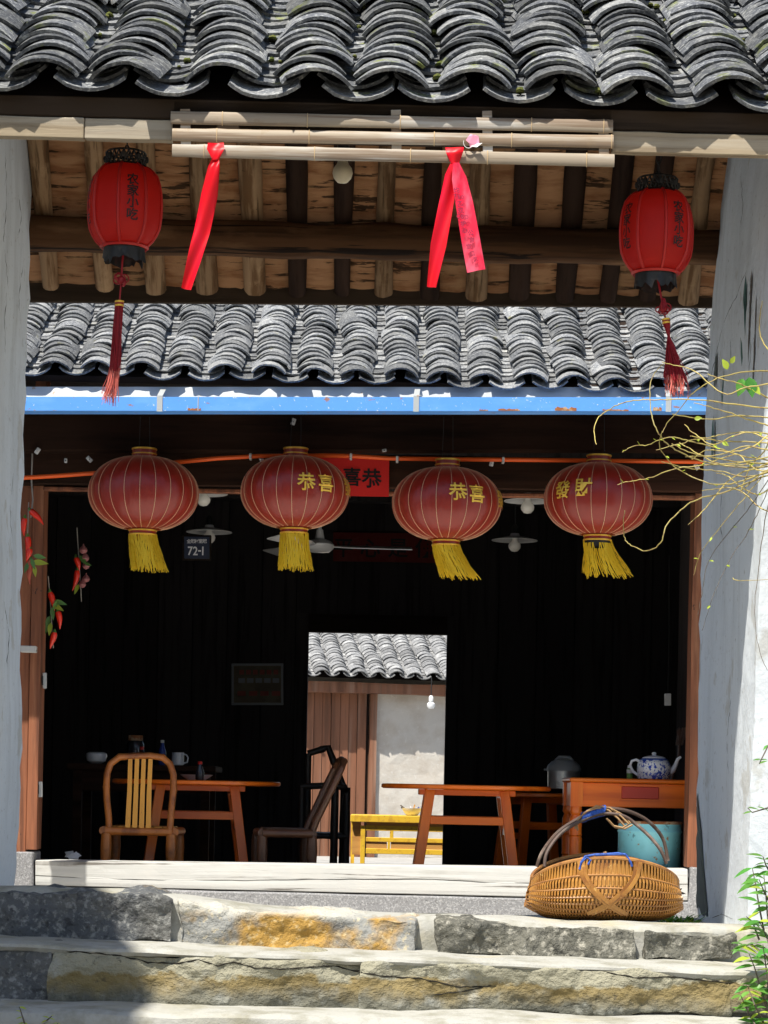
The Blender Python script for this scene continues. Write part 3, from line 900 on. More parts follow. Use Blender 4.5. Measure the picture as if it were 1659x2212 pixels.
for k in range(18):
    p = us[k]
    for q in range(6):
        a0, a1 = math.pi * q / 6, math.pi * (q + 1) / 6
        w = .085
        def pt(a, s):
            return Fh @ Vector((p - w * math.cos(a), s, .03 + dzs[k] + .06 * math.sin(a)))
        mb.add([pt(a0, 1.3), pt(a1, 1.3), pt(a1, 3.5), pt(a0, 3.5)], [(0, 1, 2, 3)])
tag(obj(mb, 'upper_tiles', m_tile2, hroof), None, None, None, 'stuff')

# blue gutter with flashing and straps
def gut(px, dz=0):
    return P(px, 872 + (px - 60) * .0008, 10.68)
A, B = gut(-60), gut(1800)
mb = MB()
prof = [(0, -.032), (0, .032), (.006, .032), (.006, -.026), (.1, -.026), (.1, .0), (.104, .0), (.104, -.032)]
for i in range(len(prof)):
    pass
mb.loft([[p + Vector((0, y, z)) for y, z in prof] for p in (A, B)])
gutter = obj(mb, 'gutter', m_blue, hroof)
tag(gutter, 'blue painted sheet metal rain gutter with rust spots')
mb = MB()
A2, B2 = P(-60, 826, 10.73), P(1800, 868, 10.73)
mb.sheet([[A.lerp(B, i / 40) + Vector((0, .108 + .003 * math.sin(i * 2.1), .0)), ] for i in range(41)] and
         [[A.lerp(B, i / 40) + Vector((0, .106, -.02 + .004 * nz((i, 0, 0), .4))) for i in range(41)],
          [A.lerp(B, i / 40) + Vector((0, .108, .035 + .003 * nz((i, 3, 0), .4))) for i in range(41)],
          [A.lerp(B, i / 40) + Vector((0, .111, .05)) for i in range(41)],
          [A.lerp(B, i / 40) + Vector((0, .125, .1)) for i in range(41)]])
obj(mb, 'flashing', m_zinc, gutter)
for px in (345, 899, 1444):
    p = gut(px)
    w = .013
    mb = MB().box(p.x - w, p.x + w, p.y - .004, p.y - .001, p.z - .036, p.z + .036).bar(p + Vector((0, -.002, .036)), p + Vector((.006, .1, .085)), 2 * w, .003)
    obj(mb, 'strap', m_zinc, gutter)
p = gut(428)
obj(MB().box(p.x - .002, p.x + .002, p.y - .003, p.y - .0005, p.z - .034, p.z + .034), 'seam', m_zinc, gutter)
for px, w, h in ((420, .03, .012), (1045, .02, .006), (1100, .05, .01), (1222, .05, .019), (1330, .06, .008), (1420, .02, .02)):
    p = gut(px)
    poly = [p + Vector((-w, -.0022, -.031))] + [p + Vector((-w + 2 * w * i / 8, -.0022, -.031 + h * (.4 + .6 * abs(math.sin(i * 1.9 + px))))) for i in range(9)] + [p + Vector((w, -.0022, -.031))]
    obj(MB().prism(poly, (0, .0012, 0)), 'rust_patch', m_rust, gutter)

# posts, plinths, beams, threshold
def pbox(px0, py0, px1, py1, Y, d, name, m, par, **k):
    a, b, c, e = P(px0, py0, Y), P(px1, py0, Y), P(px1, py1, Y), P(px0, py1, Y)
    return obj(MB().prism([e, c, b, a], (0, d, 0)), name, m, par, **k)
xl0, xl1 = P(62, 1800, HP).x, P(79, 1800, HP).x
zT = lambda X: P(829.5, 1866, HP).z - X * -.0  # threshold top
post_l = obj(MB().loft([[Vector((x, y, z)) for x, y in ((-1.735 - .052, HP - .0), (-1.735 - .001 * math.sin(z * 5), HP), (-1.735, HP + .16), (-1.787, HP + .16))] for z in [.0 + i * .2 for i in range(13)]]), 'post', m_post, hall, jit=(.004, 6))
obj(MB().box(-1.9, -1.79, HP + .012, HP + .09, -.1, 2.3), 'plank', m_post, hall, bev=.003, cuts=3, jit=(.003, 6))
obj(MB().box(-2.03, -1.903, HP + .02, HP + .09, -.1, 2.3), 'plank', m_post, hall, bev=.003, cuts=3, jit=(.003, 6))
post_r = obj(MB().loft([[Vector((x, y, z)) for x, y in ((1.527 + .003 * math.sin(z * 4), HP), (1.60, HP), (1.60, HP + .16), (1.527, HP + .16))] for z in [-.02 + i * .2 for i in range(13)]]), 'post', m_post, hall, jit=(.004, 6))
tag(post_l, 'reddish post with sunlit foot at the left'); tag(post_r, 'reddish knotty post at the right')
for k, (xa, xb) in enumerate(((-2.05, -1.735), (1.52, 1.80))):
    t_ = -.012 if k == 0 else -.02
    poly = [(xa, HP - .05, -.34), (xb + (.0 if k == 0 else 0), HP - .05, -.34), (xb - (.01 if k == 0 else 0), HP - .05, t_), (xa + (.02 if k else 0), HP - .05, t_)]
    obj(MB().prism(poly, (0, .26, 0)), 'plinth', m_granite, hall, bev=.006, cuts=3, jit=(.004, 12))
# threshold beam with long drying cracks
a0, a1 = P(79, 1858, HP), P(1483, 1877, HP)
b0, b1 = P(79, 1912, HP), P(1483, 1945, HP)
mb = MB()
NT = 120
rows = []
prof = [(.0, 0, 0)]
def thr(i, v, dep):
    t = i / NT
    top, bot = a0.lerp(a1, t), b0.lerp(b1, t)
    p = top.lerp(bot, v)
    return Vector((p.x, HP - .04 + dep, p.z))
cols = []
def crack(t):
    return .62 + .06 * math.sin(t * 9) + .05 * fbm((t * 6, 0, 0), 1.5, 4) - .25 * max(0, t - .35)
lines = [(0, .14), (0, .012), (.03, .001)]
for i in range(NT + 1):
    t = i / NT
    c = crack(t)
    dpt = .022 * max(0, min(1, 2.2 * (fbm((t * 5, 7, 0), 1.6, 8) + .35)))
    col_ = [thr(i, 0, .2), thr(i, 0, .012), thr(i, .035, .002)]
    for v in (.15, .3, .45):
        col_.append(thr(i, min(v, c - .06), .002 * fbm((t * 20, v * 3, 0), 1)))
    col_ += [thr(i, c - .022, .001), thr(i, c, dpt), thr(i, c + .02, .001), thr(i, max(.85, c + .06), .001 * fbm((t * 20, 5, 0), 1)), thr(i, .97, .003), thr(i, 1, .012), thr(i, 1, .2)]
    cols.append(col_)
mb.sheet(cols, smooth=False)
thresh = obj(mb, 'threshold', m_thresh, hall)
tag(thresh, 'grey weathered timber threshold with a long crack')
q0, q1 = P(60, 1914, HP - .05), P(1520, 1948, HP - .05)
obj(MB().prism([q0 + Vector((-.2, 0, -.2)), q1 + Vector((.1, 0, -.2)), q1 + Vector((.1, 0, -.003)), q0 + Vector((-.2, 0, -.003))], (0, .3, 0)), 'sill_stone', m_granite, hall, bev=.008, cuts=4, jit=(.005, 8))
# lintel beams
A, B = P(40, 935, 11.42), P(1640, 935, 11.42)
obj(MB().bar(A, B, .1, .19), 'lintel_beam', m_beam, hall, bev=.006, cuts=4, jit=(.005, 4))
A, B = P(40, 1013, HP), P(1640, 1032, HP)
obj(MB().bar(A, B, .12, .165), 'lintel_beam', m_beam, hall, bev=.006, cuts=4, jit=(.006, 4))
A, B = P(95, 1056, HP - .005), P(1500, 1076, HP - .005)
obj(MB().bar(A, B, .05, .02), 'lintel_moulding', m_post, hall, bev=.004)
# plank walls
def plankwall(x0, x1, y0, y1, z0, z1, n, m, par, th=.03):
    for i in range(n):
        a, b = i / n, (i + 1) / n
        g = .003
        if abs(x1 - x0) > abs(y1 - y0):
            obj(MB().box(x0 + (x1 - x0) * a + g, x0 + (x1 - x0) * b - g, y0 + .004 * (i % 2), y0 + th, z0, z1), 'plank', m, par)
        else:
            obj(MB().box(x0 + .004 * (i % 2), x0 + th, y0 + (y1 - y0) * a + g, y0 + (y1 - y0) * b - g, z0, z1), 'plank', m, par)
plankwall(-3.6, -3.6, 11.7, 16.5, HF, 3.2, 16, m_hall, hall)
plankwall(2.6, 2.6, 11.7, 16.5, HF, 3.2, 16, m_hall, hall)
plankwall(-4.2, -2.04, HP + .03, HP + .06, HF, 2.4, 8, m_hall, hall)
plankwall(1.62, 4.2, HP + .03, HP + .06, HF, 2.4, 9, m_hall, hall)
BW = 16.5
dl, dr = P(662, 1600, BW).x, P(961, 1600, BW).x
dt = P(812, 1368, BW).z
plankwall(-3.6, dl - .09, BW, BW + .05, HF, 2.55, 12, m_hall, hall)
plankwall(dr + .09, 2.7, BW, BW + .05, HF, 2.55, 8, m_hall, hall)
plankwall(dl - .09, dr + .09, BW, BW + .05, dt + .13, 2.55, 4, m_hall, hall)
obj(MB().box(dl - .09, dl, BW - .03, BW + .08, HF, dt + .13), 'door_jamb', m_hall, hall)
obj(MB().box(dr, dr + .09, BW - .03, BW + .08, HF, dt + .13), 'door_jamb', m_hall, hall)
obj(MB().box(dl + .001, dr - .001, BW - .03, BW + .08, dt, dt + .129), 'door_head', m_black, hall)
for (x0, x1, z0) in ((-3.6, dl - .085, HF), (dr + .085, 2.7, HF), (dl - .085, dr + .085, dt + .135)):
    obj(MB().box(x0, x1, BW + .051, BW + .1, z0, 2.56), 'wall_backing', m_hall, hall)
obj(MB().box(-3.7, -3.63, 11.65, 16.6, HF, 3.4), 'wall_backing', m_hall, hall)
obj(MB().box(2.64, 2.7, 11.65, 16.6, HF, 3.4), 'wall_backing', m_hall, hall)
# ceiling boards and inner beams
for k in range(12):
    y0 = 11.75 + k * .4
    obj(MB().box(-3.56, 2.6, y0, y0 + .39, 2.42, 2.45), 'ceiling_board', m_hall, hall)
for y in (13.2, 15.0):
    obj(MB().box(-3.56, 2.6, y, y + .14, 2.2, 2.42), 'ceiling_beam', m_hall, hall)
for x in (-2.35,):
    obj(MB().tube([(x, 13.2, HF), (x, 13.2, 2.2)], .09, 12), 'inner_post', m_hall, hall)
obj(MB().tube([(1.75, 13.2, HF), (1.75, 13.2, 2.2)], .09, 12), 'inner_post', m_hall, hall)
# gable ends
for x in (-4.3, 4.27):
    obj(MB().prism([(x, 11.62, HF), (x, 16.5, HF), (x, 16.5, 2.4), (x, 14.0, 4.2), (x, 11.62, 2.6)], (.03, 0, 0)), 'gable_wall', m_lime, hall)

# unseen pipe shape, added to cast a shadow band on the threshold
dp = thing('shadow_pipe', 'unseen square grey pipe added as a shadow caster left of the hall front', 'pipe', (-1.98, 10.84, -.38))
obj(MB().box(-2.05, -1.91, 10.8, 10.88, -.38, gut(0).z - .03), 'pipe', m_pipe, dp, bev=.01)
for z in (.3, 1.3):
    obj(MB().box(-2.055, -1.905, 10.795, 10.885, z, z + .03), 'bracket', m_zinc, dp)

# courtyard side walls
for (x, lab) in ((-3.35, 'whitewashed left side wall of the courtyard'), (3.2, 'whitewashed right side wall of the courtyard')):
    w = obj(MB().box(x, x + .15, 7.1, 11.55, -.4, 2.0), 'courtyard_wall', m_lime)
    tag(w, lab, 'wall')

# neighbouring house left of the steps (outside the frame; it shades the left end of the steps)
nb = thing('neighbour_house', 'whitewashed house corner left of the steps', 'house', (-2.6, 3.2, -.62))
obj(MB().box(-5.5, -2.2, 2.2, 4.02, -.62, 4.6), 'wall', m_lime, nb)
obj(MB().prism([(-5.6, 2.0, 4.6), (-5.6, 4.15, 4.6), (-5.6, 3.1, 5.2)], (3.5, 0, 0)), 'roof', m_tile, nb)

# ================================================================== back house
BH = 26.0
ang = R(13)
bh = thing('back_house', 'sunlit house with pale tiled roof seen through the hall door', 'house', (0, BH + 1, -.45))
ev = P(810, 1466, BH)
exd = Vector((math.cos(ang), math.sin(ang), 0))
Fb = frame(ev, exd, .6)
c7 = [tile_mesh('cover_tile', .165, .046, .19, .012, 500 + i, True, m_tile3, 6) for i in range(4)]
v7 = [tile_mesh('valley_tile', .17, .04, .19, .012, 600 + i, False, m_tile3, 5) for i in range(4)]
inv = lambda x, y, z: Fb @ Vector((x, y, z))
mb = MB()
mb.add([inv(-2, .03, -.02), inv(2.4, .03, -.02), inv(2.4, 2.6, -.02), inv(-2, 2.6, -.02)], [(0, 1, 2, 3)])
broof = obj(mb, 'roof', m_black, bh)
us = [-1.25 + .214 * k for k in range(12)]
roof_tiles(broof, Fb, us, [0.004 * math.sin(k * 2) for k in range(12)], 22, .066, c7, v7, R(7.5), 9, .006)
yaw = Matrix.Translation((ev.x, ev.y, 0)) @ Matrix.Rotation(ang, 4, 'Z')
def bx(x0, x1, y0, y1, z0, z1, name, m, **k):
    return obj(MB(yaw).box(x0, x1, y0, y1, z0, z1), name, m, bh, **k)
lx = lambda px: (px - 812) / 5000 * BH / math.cos(ang) * .985
zb = lambda py: P(812, py, BH).z
bx(lx(672), 2.4, .12, .3, zb(1497), zb(1474), 'lintel', m_plank, cuts=3, jit=(.012, 4))
npl = 7
for i in range(npl):
    a, b = lx(673) + (lx(808) - lx(673)) * i / npl, lx(673) + (lx(808) - lx(673)) * (i + 1) / npl
    bx(a + .003, b - .003, .3 + .012 * (i % 3), .34, -.45, zb(1497), 'plank', m_plank)
bx(lx(808) + .002, lx(814), .33, .36, -.45, zb(1497), 'door_gap', m_black)
bx(lx(815), lx(830), .26, .4, -.45, zb(1497), 'door_post', m_plank, cuts=2, jit=(.006, 5))
bx(lx(830) + .002, 2.4, .32, .5, -.45, zb(1490), 'wall', m_mud, cuts=4, jit=(.012, 3))
bx(-2.2, lx(672) - .003, .35, .5, -.45, zb(1480), 'wall', m_lime)
rb = random.Random(3)
for k in range(13):
    z = zb(1700) + k * .085
    bx(lx(655) - .2, lx(668) + rb.uniform(-.02, .03), .24, .34, z, z + .075, 'brick', m_brick, bev=.006)
bx(-2.2, 2.4, .9, 1.0, -.45, zb(1400), 'back_wall', m_mud)

# ================================================================== gate lanterns
def interp(prof, z):
    pr = sorted(prof, key=lambda q: q[1])
    if z <= pr[0][1]: return pr[0][0]
    for (r0, z0), (r1, z1) in zip(pr, pr[1:]):
        if z <= z1:
            return r0 + (r1 - r0) * (z - z0) / (z1 - z0)
    return pr[-1][0]
def write_round(mb, ch, c, prof, phi, z, size, off=.003, sx=1.0):
    vs, fs = glyph(ch)
    out = []
    for v in vs:
        zz = z + v.y * size
        r = interp(prof, zz) + off
        a = phi + v.x * size * sx / max(r, .01)
        out.append(Vector(c) + Vector((r * math.sin(a), -r * math.cos(a), zz)))
    mb.add(out, fs)
def link(mb, c, h, w, r, turn):
    pts = []
    for k in range(13):
        a = 2 * math.pi * k / 12
        x, z = w * math.cos(a), h * math.sin(a)
        pts.append(Vector(c) + Vector((x * math.cos(turn), x * math.sin(turn), z)))
    mb.tube(pts, r, 6, cap=False)
def strands(mb, c0, r0, c1, r1, n, w, rng, wav=.004, seg=5, z_jit=.01, twist=0.0, pinch=None):
    c0, c1 = Vector(c0), Vector(c1)
    for k in range(n):
        a = rng.uniform(0, 2 * math.pi)
        q = math.sqrt(rng.random())
        o0 = Vector((math.cos(a), math.sin(a), 0)) * r0 * q
        o1 = Vector((math.cos(a + twist), math.sin(a + twist), 0)) * r1 * q
        e = c1 + Vector((0, 0, rng.uniform(-z_jit, z_jit)))
        pts = []
        ph = rng.uniform(0, 6)
        for i in range(seg + 1):
            t = i / seg
            p = (c0 + o0).lerp(e + o1, t)
            if pinch:
                pt_, pr_ = pinch
                k_ = 1 - (1 - pr_) * math.exp(-((t - pt_) / .12) ** 2)
                mid = c0.lerp(e, t)
                p = mid + (p - mid) * k_
            p += Vector((math.sin(t * 5 + ph), math.cos(t * 4 + ph), 0)) * wav * t
            pts.append(p)
        mb.strip(pts, w, (math.cos(ph), math.sin(ph), 0), w * .5)

def gate_lantern(px, py, rib0, label, tassel, group):
    Y = 5.88
    c = P(px, py, Y)
    t = thing('gate_lantern', label, 'lantern', c - Vector((0, 0, .1)), group)
    prof = [(.05, .1), (.064, .094), (.08, .075), (.0895, .045), (.0925, .01), (.0925, -.025), (.088, -.055), (.076, -.083), (.058, -.1)]
    mb = MB()
    n = 40
    fine = []
    for i in range(len(prof) - 1):
        for k in range(3):
            u = k / 3
            fine.append((prof[i][0] * (1 - u) + prof[i + 1][0] * u, prof[i][1] * (1 - u) + prof[i + 1][1] * u))
    fine.append(prof[-1])
    vs, fs = [], []
    for r, z in fine:
        for k in range(n):
            a = rib0 + 2 * math.pi * k / n
            d = ((a - rib0) % (math.pi / 4)) - math.pi / 8
            rr = r * (1 - .35 * (1 - math.cos(math.pi / 8) / math.cos(d)))
            vs.append(c + Vector((rr * math.sin(a), -rr * math.cos(a), z)))
    m = len(fine)
    fs = [(i * n + k, (i + 1) * n + k, (i + 1) * n + (k + 1) % n, i * n + (k + 1) % n) for i in range(m - 1) for k in range(n)]
    mb.add(vs, fs, True)
    body = obj(mb, 'lantern_body', m_red_cloth, t)
    for k in range(8):
        a = rib0 + k * math.pi / 4
        obj(MB().tube([c + Vector(((r + .001) * math.sin(a), -(r + .001) * math.cos(a), z)) for r, z in fine[::2]], .0042, 6), 'rib', m_red_rib, t)
    # inked characters on every second panel
    for k in range(4):
        phi = rib0 + math.pi / 8 + k * math.pi / 2
        mb = MB()
        for ch, z in zip('农家小吃', (.05, .021, -.008, -.038)):
            mb = MB()
            write_round(mb, ch, c, prof, phi, z, .031, .0022, 1.0)
            obj(mb, 'character', m_ink, t)
    # pierced iron crown
    mb = MB()
    zc0 = c.z + .1
    for z in (0.0, .033):
        mb.lathe([(.05, z), (.053, z + .002), (.05, z + .005), (.048, z + .002), (.05, z)], 24, (c.x, c.y, zc0))
    for k in range(24):
        a0, a1 = 2 * math.pi * k / 24, 2 * math.pi * (k + 1) / 24
        for (p, q) in (((a0, 0.004), (a1, .034)), ((a1, .004), (a0, .034)), ((a0, .018), (a1, .019))):
            mb.tube([c + Vector((.05 * math.sin(p[0]), -.05 * math.cos(p[0]), .1 + p[1])), c + Vector((.05 * math.sin(q[0]), -.05 * math.cos(q[0]), .1 + q[1]))], .0022, 4)
    for k in range(8):
        a = 2 * math.pi * k / 8
        mb.lathe([(.007, -.007), (.009, 0), (.007, .007)], 6, c + Vector((.05 * math.sin(a), -.05 * math.cos(a), .12)))
    mb.lathe([(.002, .002), (.05, .0)], 16, (c.x, c.y, zc0 + .002))
    obj(mb, 'pierced_crown', m_iron, t)
    # chain
    mb = MB()
    top = P(px + 5, 292, Y).z if px < 800 else P(px, 325, Y).z
    z = zc0 + .03
    k = 0
    while z < top:
        link(mb, (c.x + .002, c.y, z + .012), .015, .0065, .0016, (k % 2) * 1.4 + .3)
        z += .024
        k += 1
    mb.tube([(c.x, c.y, z), (c.x, c.y, ZC + 1.9)], .0015, 5)
    obj(mb, 'chain', m_iron, t)
    # lower ring, torn black valance
    mb = MB().lathe([(.058, -.099), (.063, -.103), (.058, -.108), (.052, -.103), (.058, -.099)], 28, c)
    obj(mb, 'lower_ring', m_red_rib, t)
    rng = random.Random(int(px))
    mb = MB()
    nn = 44
    rows = []
    for j in range(5):
        r = []
        for k in range(nn + 1):
            a = 2 * math.pi * k / nn
            rag = 1 + .5 * nz((math.sin(a) * 3, math.cos(a) * 3, px), 1.5) + .25 * nz((math.sin(a) * 12, math.cos(a) * 12, px), 1)
            rr = .052 + .004 * math.sin(a * 9) * j / 4
            r.append(c + Vector((rr * math.sin(a), -rr * math.cos(a), -.106 - .034 * rag * j / 4)))
        rows.append(r)
    mb.sheet(rows)
    obj(mb, 'valance', m_iron, t)
    # cord, knot, banded tassel
    tassel(t, c, rng)
    return t

def tassel_left(t, c, rng):
    Y = c.y
    k = P(262, 605, Y)
    obj(MB().tube([c + Vector((0, 0, -.09)), P(264, 570, Y), k], .0028, 6), 'cord', m_silk, t)
    mb = MB()
    for i in range(9):
        a = rng.uniform(0, 6.28)
        link(mb, k + Vector((.008 * math.cos(a), .006 * math.sin(a), .007 * math.sin(a * 2))), rng.uniform(.007, .012), rng.uniform(.008, .014), .0018, a)
    mb.lathe([(.001, -.012), (.011, -.006), (.012, .004), (.001, .012)], 10, k)
    obj(mb, 'knot', m_silk, t)
    a, b = P(258, 652, Y), P(257, 668, Y)
    obj(MB().tube([k, a], .0022, 6), 'cord', m_silk, t)
    obj(MB().tube([P(258, 650, Y), P(258, 654, Y)], .0118, 12), 'band', m_gold, t)
    obj(MB().tube([P(257.8, 654.2, Y), P(257.8, 658, Y)], .0115, 12), 'band', m_silk, t)
    obj(MB().tube([P(257.5, 658.2, Y), P(257.5, 662, Y)], .0118, 12), 'band', m_gold, t)
    mb = MB()
    strands(mb, P(257, 662, Y), .011, P(248, 800, Y), .014, 150, .0018, rng, .002, 5, .004)
    tag(obj(mb, 'tassel_threads', m_silk, t), None, None, None, 'stuff')
    mb = MB()
    strands(mb, P(248, 795, Y), .014, P(237, 862, Y), .019, 60, .0014, rng, .004, 4, .016)
    tag(obj(mb, 'tassel_ends', m_silk_lit, t), None, None, None, 'stuff')
def tassel_right(t, c, rng):
    Y = c.y
    k = P(1433, 665, Y)
    obj(MB().tube([c + Vector((0, 0, -.09)), P(1428, 640, Y), k], .0028, 6), 'cord', m_silk, t)
    mb = MB()
    for i in range(8):
        a = rng.uniform(0, 6.28)
        link(mb, k + Vector((.008 * math.cos(a), .006 * math.sin(a), .008 * math.sin(a * 2))), rng.uniform(.006, .011), rng.uniform(.008, .013), .0018, a)
    mb.lathe([(.001, -.012), (.012, -.006), (.01, .006), (.004, .024)], 10, k)
    obj(mb, 'knot', m_silk, t)
    obj(MB().tube([k, P(1438, 690, Y)], .0022, 6), 'cord', m_silk, t)
    obj(MB().tube([P(1438, 688, Y), P(1438.5, 692, Y)], .0105, 12), 'band', m_gold, t)
    obj(MB().tube([P(1438.5, 692.2, Y), P(1439, 695, Y)], .0102, 12), 'band', m_silk, t)
    obj(MB().tube([P(1439, 695.2, Y), P(1439.5, 699, Y)], .0105, 12), 'band', m_gold, t)
    mb = MB()
    strands(mb, P(1440, 699, Y), .010, P(1460, 822, Y), .032, 150, .0017, rng, .003, 8, .012, 2.2, (.22, .35))
    tag(obj(mb, 'tassel_threads', m_silk, t), None, None, None, 'stuff')
    mb = MB()
    strands(mb, P(1459, 812, Y), .029, P(1463, 850, Y), .034, 60, .0014, rng, .004, 4, .012)
    tag(obj(mb, 'tassel_ends', m_silk_lit, t), None, None, None, 'stuff')
gate_lantern(270, 447, R(-4), 'small red paper lantern with black characters hanging at the left of the gate', tassel_left, 'small red lanterns under the gate roof')
gate_lantern(1418, 503, R(8), 'small red paper lantern with black characters hanging at the right of the gate', tassel_right, 'small red lanterns under the gate roof')

# ================================================================== bamboo rack, ribbons, gate bulb
rack = thing('bamboo_rack', 'three split bamboo rails nailed to slats under the gate eave', 'rack', P(850, 350, 5.62))
def split_bamboo(a, b, w, name, par):
    mb = MB()
    rings = []
    n = 40
    rr = random.Random(int(a.z * 1000))
    nodes = [rr.uniform(.06, .14) + k * rr.uniform(.19, .24) for k in range(6)]
    for i in range(n + 1):
        t = i / n
        p = a.lerp(b, t)
        bump = sum(.0016 * math.exp(-((t - q) / .006) ** 2) for q in nodes)
        ring = []
        ww = w * (1 + .03 * math.sin(t * 7)) / 2 + bump
        for k in range(9):
            an = math.pi * k / 8
            ring.append(p + Vector((0, -(.35 * ww) * math.sin(an), ww * math.cos(an))))
        for k in range(9):
            an = math.pi * (8 - k) / 8
            ring.append(p + Vector((0, .004 - (.35 * ww - .004) * math.sin(an), (ww - .002) * math.cos(an))))
        rings.append(ring)
    mb.loft(rings, smooth=True)
    o = obj(mb, name, m_bamboo, par, sharp=60)
    for q in nodes:
        if 0 < q < 1:
            p = a.lerp(b, q)
            mb2 = MB().tube([p + Vector((0, -.35 * (w / 2 + .0018) * math.sin(math.pi * k / 8), (w / 2 + .0015) * math.cos(math.pi * k / 8))) for k in range(9)], .0011, 5)
            obj(mb2, 'node_ring', m_bamboo_n, o)
    return o
for (x0, y0, x1, y1, w) in ((369, 254, 1324, 273, .031), (372, 291, 1325, 306, .031), (372, 325, 1327, 347, .031)):
    split_bamboo(P(x0, y0, 5.594), P(x1, y1, 5.594), w, 'rail', rack)
for (px, y0, y1) in ((400, 236, 336), (855, 238, 345), (1052, 240, 342), (1303, 262, 352)):
    obj(MB().bar(P(px, y0, 5.6), P(px + 2, y1, 5.6), .012, .006, (1, 0, 0)) if False else MB().bar(P(px, y0, 5.601), P(px + 2, y1, 5.601), .008, .024, (1, 0, 0)), 'slat', m_bamboo, rack, bev=.001)
sc = thing('paper_scrap', 'torn pink and white paper scrap stuck on the middle bamboo rail', 'paper', P(1022, 303, 5.61))
mb = MB()
pts = [P(1022 + (13 + 3 * math.sin(k * 2.3)) * math.cos(k * .524), 303 + (14 + 3 * math.cos(k * 1.7)) * math.sin(k * .524), 5.5860 - .004 * (k % 2)) for k in range(12)]
mb.prism(pts, (0, -.0012, 0))
obj(mb, 'pink_sheet', m_paper, sc)
mb = MB()
mb.strip([P(1012 + 11 * math.cos(a), 308 + 12 * math.sin(a), 5.5800) for a in [R(200 - k * 22) for k in range(9)]] , .004, (0, 1, 0), .001)
mb.prism([P(1016, 316, 5.5810), P(1030, 318, 5.5740), P(1042, 309, 5.5700), P(1034, 310, 5.5800)], (0, -.001, 0))
obj(mb, 'curled_edge', m_paperw, sc)

def ribbon(pts, ws, name, par, fold=.004, seed=0, m_=None):
    """satin band: pts in pixels with depth, ws widths in px"""
    mb = MB()
    rings = []
    m = len(pts)
    Q = [P(*q) for q in pts]
    fine, fw = [], []
    for i in range(m - 1):
        for k in range(6):
            t = k / 6
            fine.append(Q[i].lerp(Q[i + 1], t)); fw.append(ws[i] + (ws[i + 1] - ws[i]) * t)
    fine.append(Q[-1]); fw.append(ws[-1])
    for i, p in enumerate(fine):
        d = (fine[min(i + 1, len(fine) - 1)] - fine[max(0, i - 1)]).normalized()
        s = d.cross(Vector((0, 1, 0))).normalized()
        w = fw[i] * .00112
        ring = []
        for k in range(9):
            u = k / 8 - .5
            dep = fold * math.sin(u * 5 + i * .22 + seed) + fold * .6 * math.sin(i * .4 + seed)
            ring.append(p + s * u * w + Vector((0, dep, 0)))
        for k in range(8, -1, -1):
            u = k / 8 - .5
            dep = fold * math.sin(u * 5 + i * .22 + seed) + fold * .6 * math.sin(i * .4 + seed)
            ring.append(p + s * u * w + Vector((0, dep + .001, 0)))
        rings.append(ring)
    mb.loft(rings, smooth=True)
    return obj(mb, name, m_ or m_ribbon, par, sharp=70)
rb1 = thing('red_ribbon', 'single red satin ribbon knotted to the lowest bamboo rail at the left', 'ribbon', P(405, 620, 5.5740), 'red ribbons tied to the bamboo rack')
ribbon([(466, 308, 5.5800), (466, 322, 5.5740), (466, 345, 5.5740)], [34, 38, 14], 'knot', rb1, .003, 1)
ribbon([(466, 343, 5.5740), (462, 362, 5.5740), (452, 420, 5.5760), (436, 500, 5.5800), (420, 560, 5.5800), (402, 624, 5.5780)], [15, 26, 36, 34, 30, 22], 'tail', rb1, .005, 2)
rb2 = thing('red_ribbon', 'printed red satin ribbon with two tails tied to the lowest bamboo rail', 'ribbon', P(985, 615, 5.5740), 'red ribbons tied to the bamboo rack')
ribbon([(982, 318, 5.5800), (982, 330, 5.5740), (983, 354, 5.5740)], [40, 36, 16], 'knot', rb2, .003, 3)
ribbon([(982, 352, 5.5760), (975, 380, 5.5780), (962, 450, 5.5800), (947, 530, 5.5800), (932, 620, 5.5780)], [16, 28, 32, 34, 20], 'tail', rb2, .004, 4)
tl = ribbon([(985, 352, 5.5720), (992, 385, 5.5710), (1003, 440, 5.5710), (1017, 520, 5.5710), (1029, 585, 5.5710)], [14, 32, 38, 40, 40], 'tail', rb2, .0025, 5, m_ribbon_p)
mb = MB()
tilt = Vector((math.cos(R(10)), 0, math.sin(R(10)))), Vector((math.sin(R(10)) * .9, 0, math.cos(R(10))))
xd, yd = Vector((.985, 0, .17)), Vector((-.17, 0, .985))
for (s_, x, y, h) in (('均', 986, 411, 13), ('7', 983, 424, 12), ('5', 991, 425, 12), ('0', 999, 426, 12), ('乙', 994, 440, 13), ('双', 995, 455, 13), ('C', 990, 467, 12), ('B', 999, 468, 12), ('D', 1008, 469, 12),
                      ('护', 1001, 483, 12), ('心', 1004, 498, 12), ('公', 1017, 503, 13), ('言', 1019, 518, 12), ('宣', 1013, 532, 12), ('口', 1020, 548, 12), ('区', 1028, 560, 10)):
    write_flat(mb, s_, P(x, y, 5.5645), h * .00112, xd, yd)
obj(mb, 'printing', m_inkfade, tl)

gb = thing('gate_bulb', 'dusty round light bulb under the gate roof between the ribbons', 'bulb', P(740, 398, 6.3))
cb = P(740, 374, 6.3)
obj(MB().lathe([(.002, -.028), (.014, -.025), (.024, -.014), (.028, 0), (.025, .013), (.018, .022), (.014, .03), (.013, .036)], 20, cb), 'glass', m_bulb_w, gb)
obj(MB().lathe([(.015, .034), (.017, .04), (.017, .075), (.01, .085)], 14, cb, closed=True), 'socket', m_iron, gb)
obj(MB().tube([cb + Vector((0, 0, .08)), cb + Vector((.01, .05, .3))], .003, 6), 'cable', m_cable, gb)

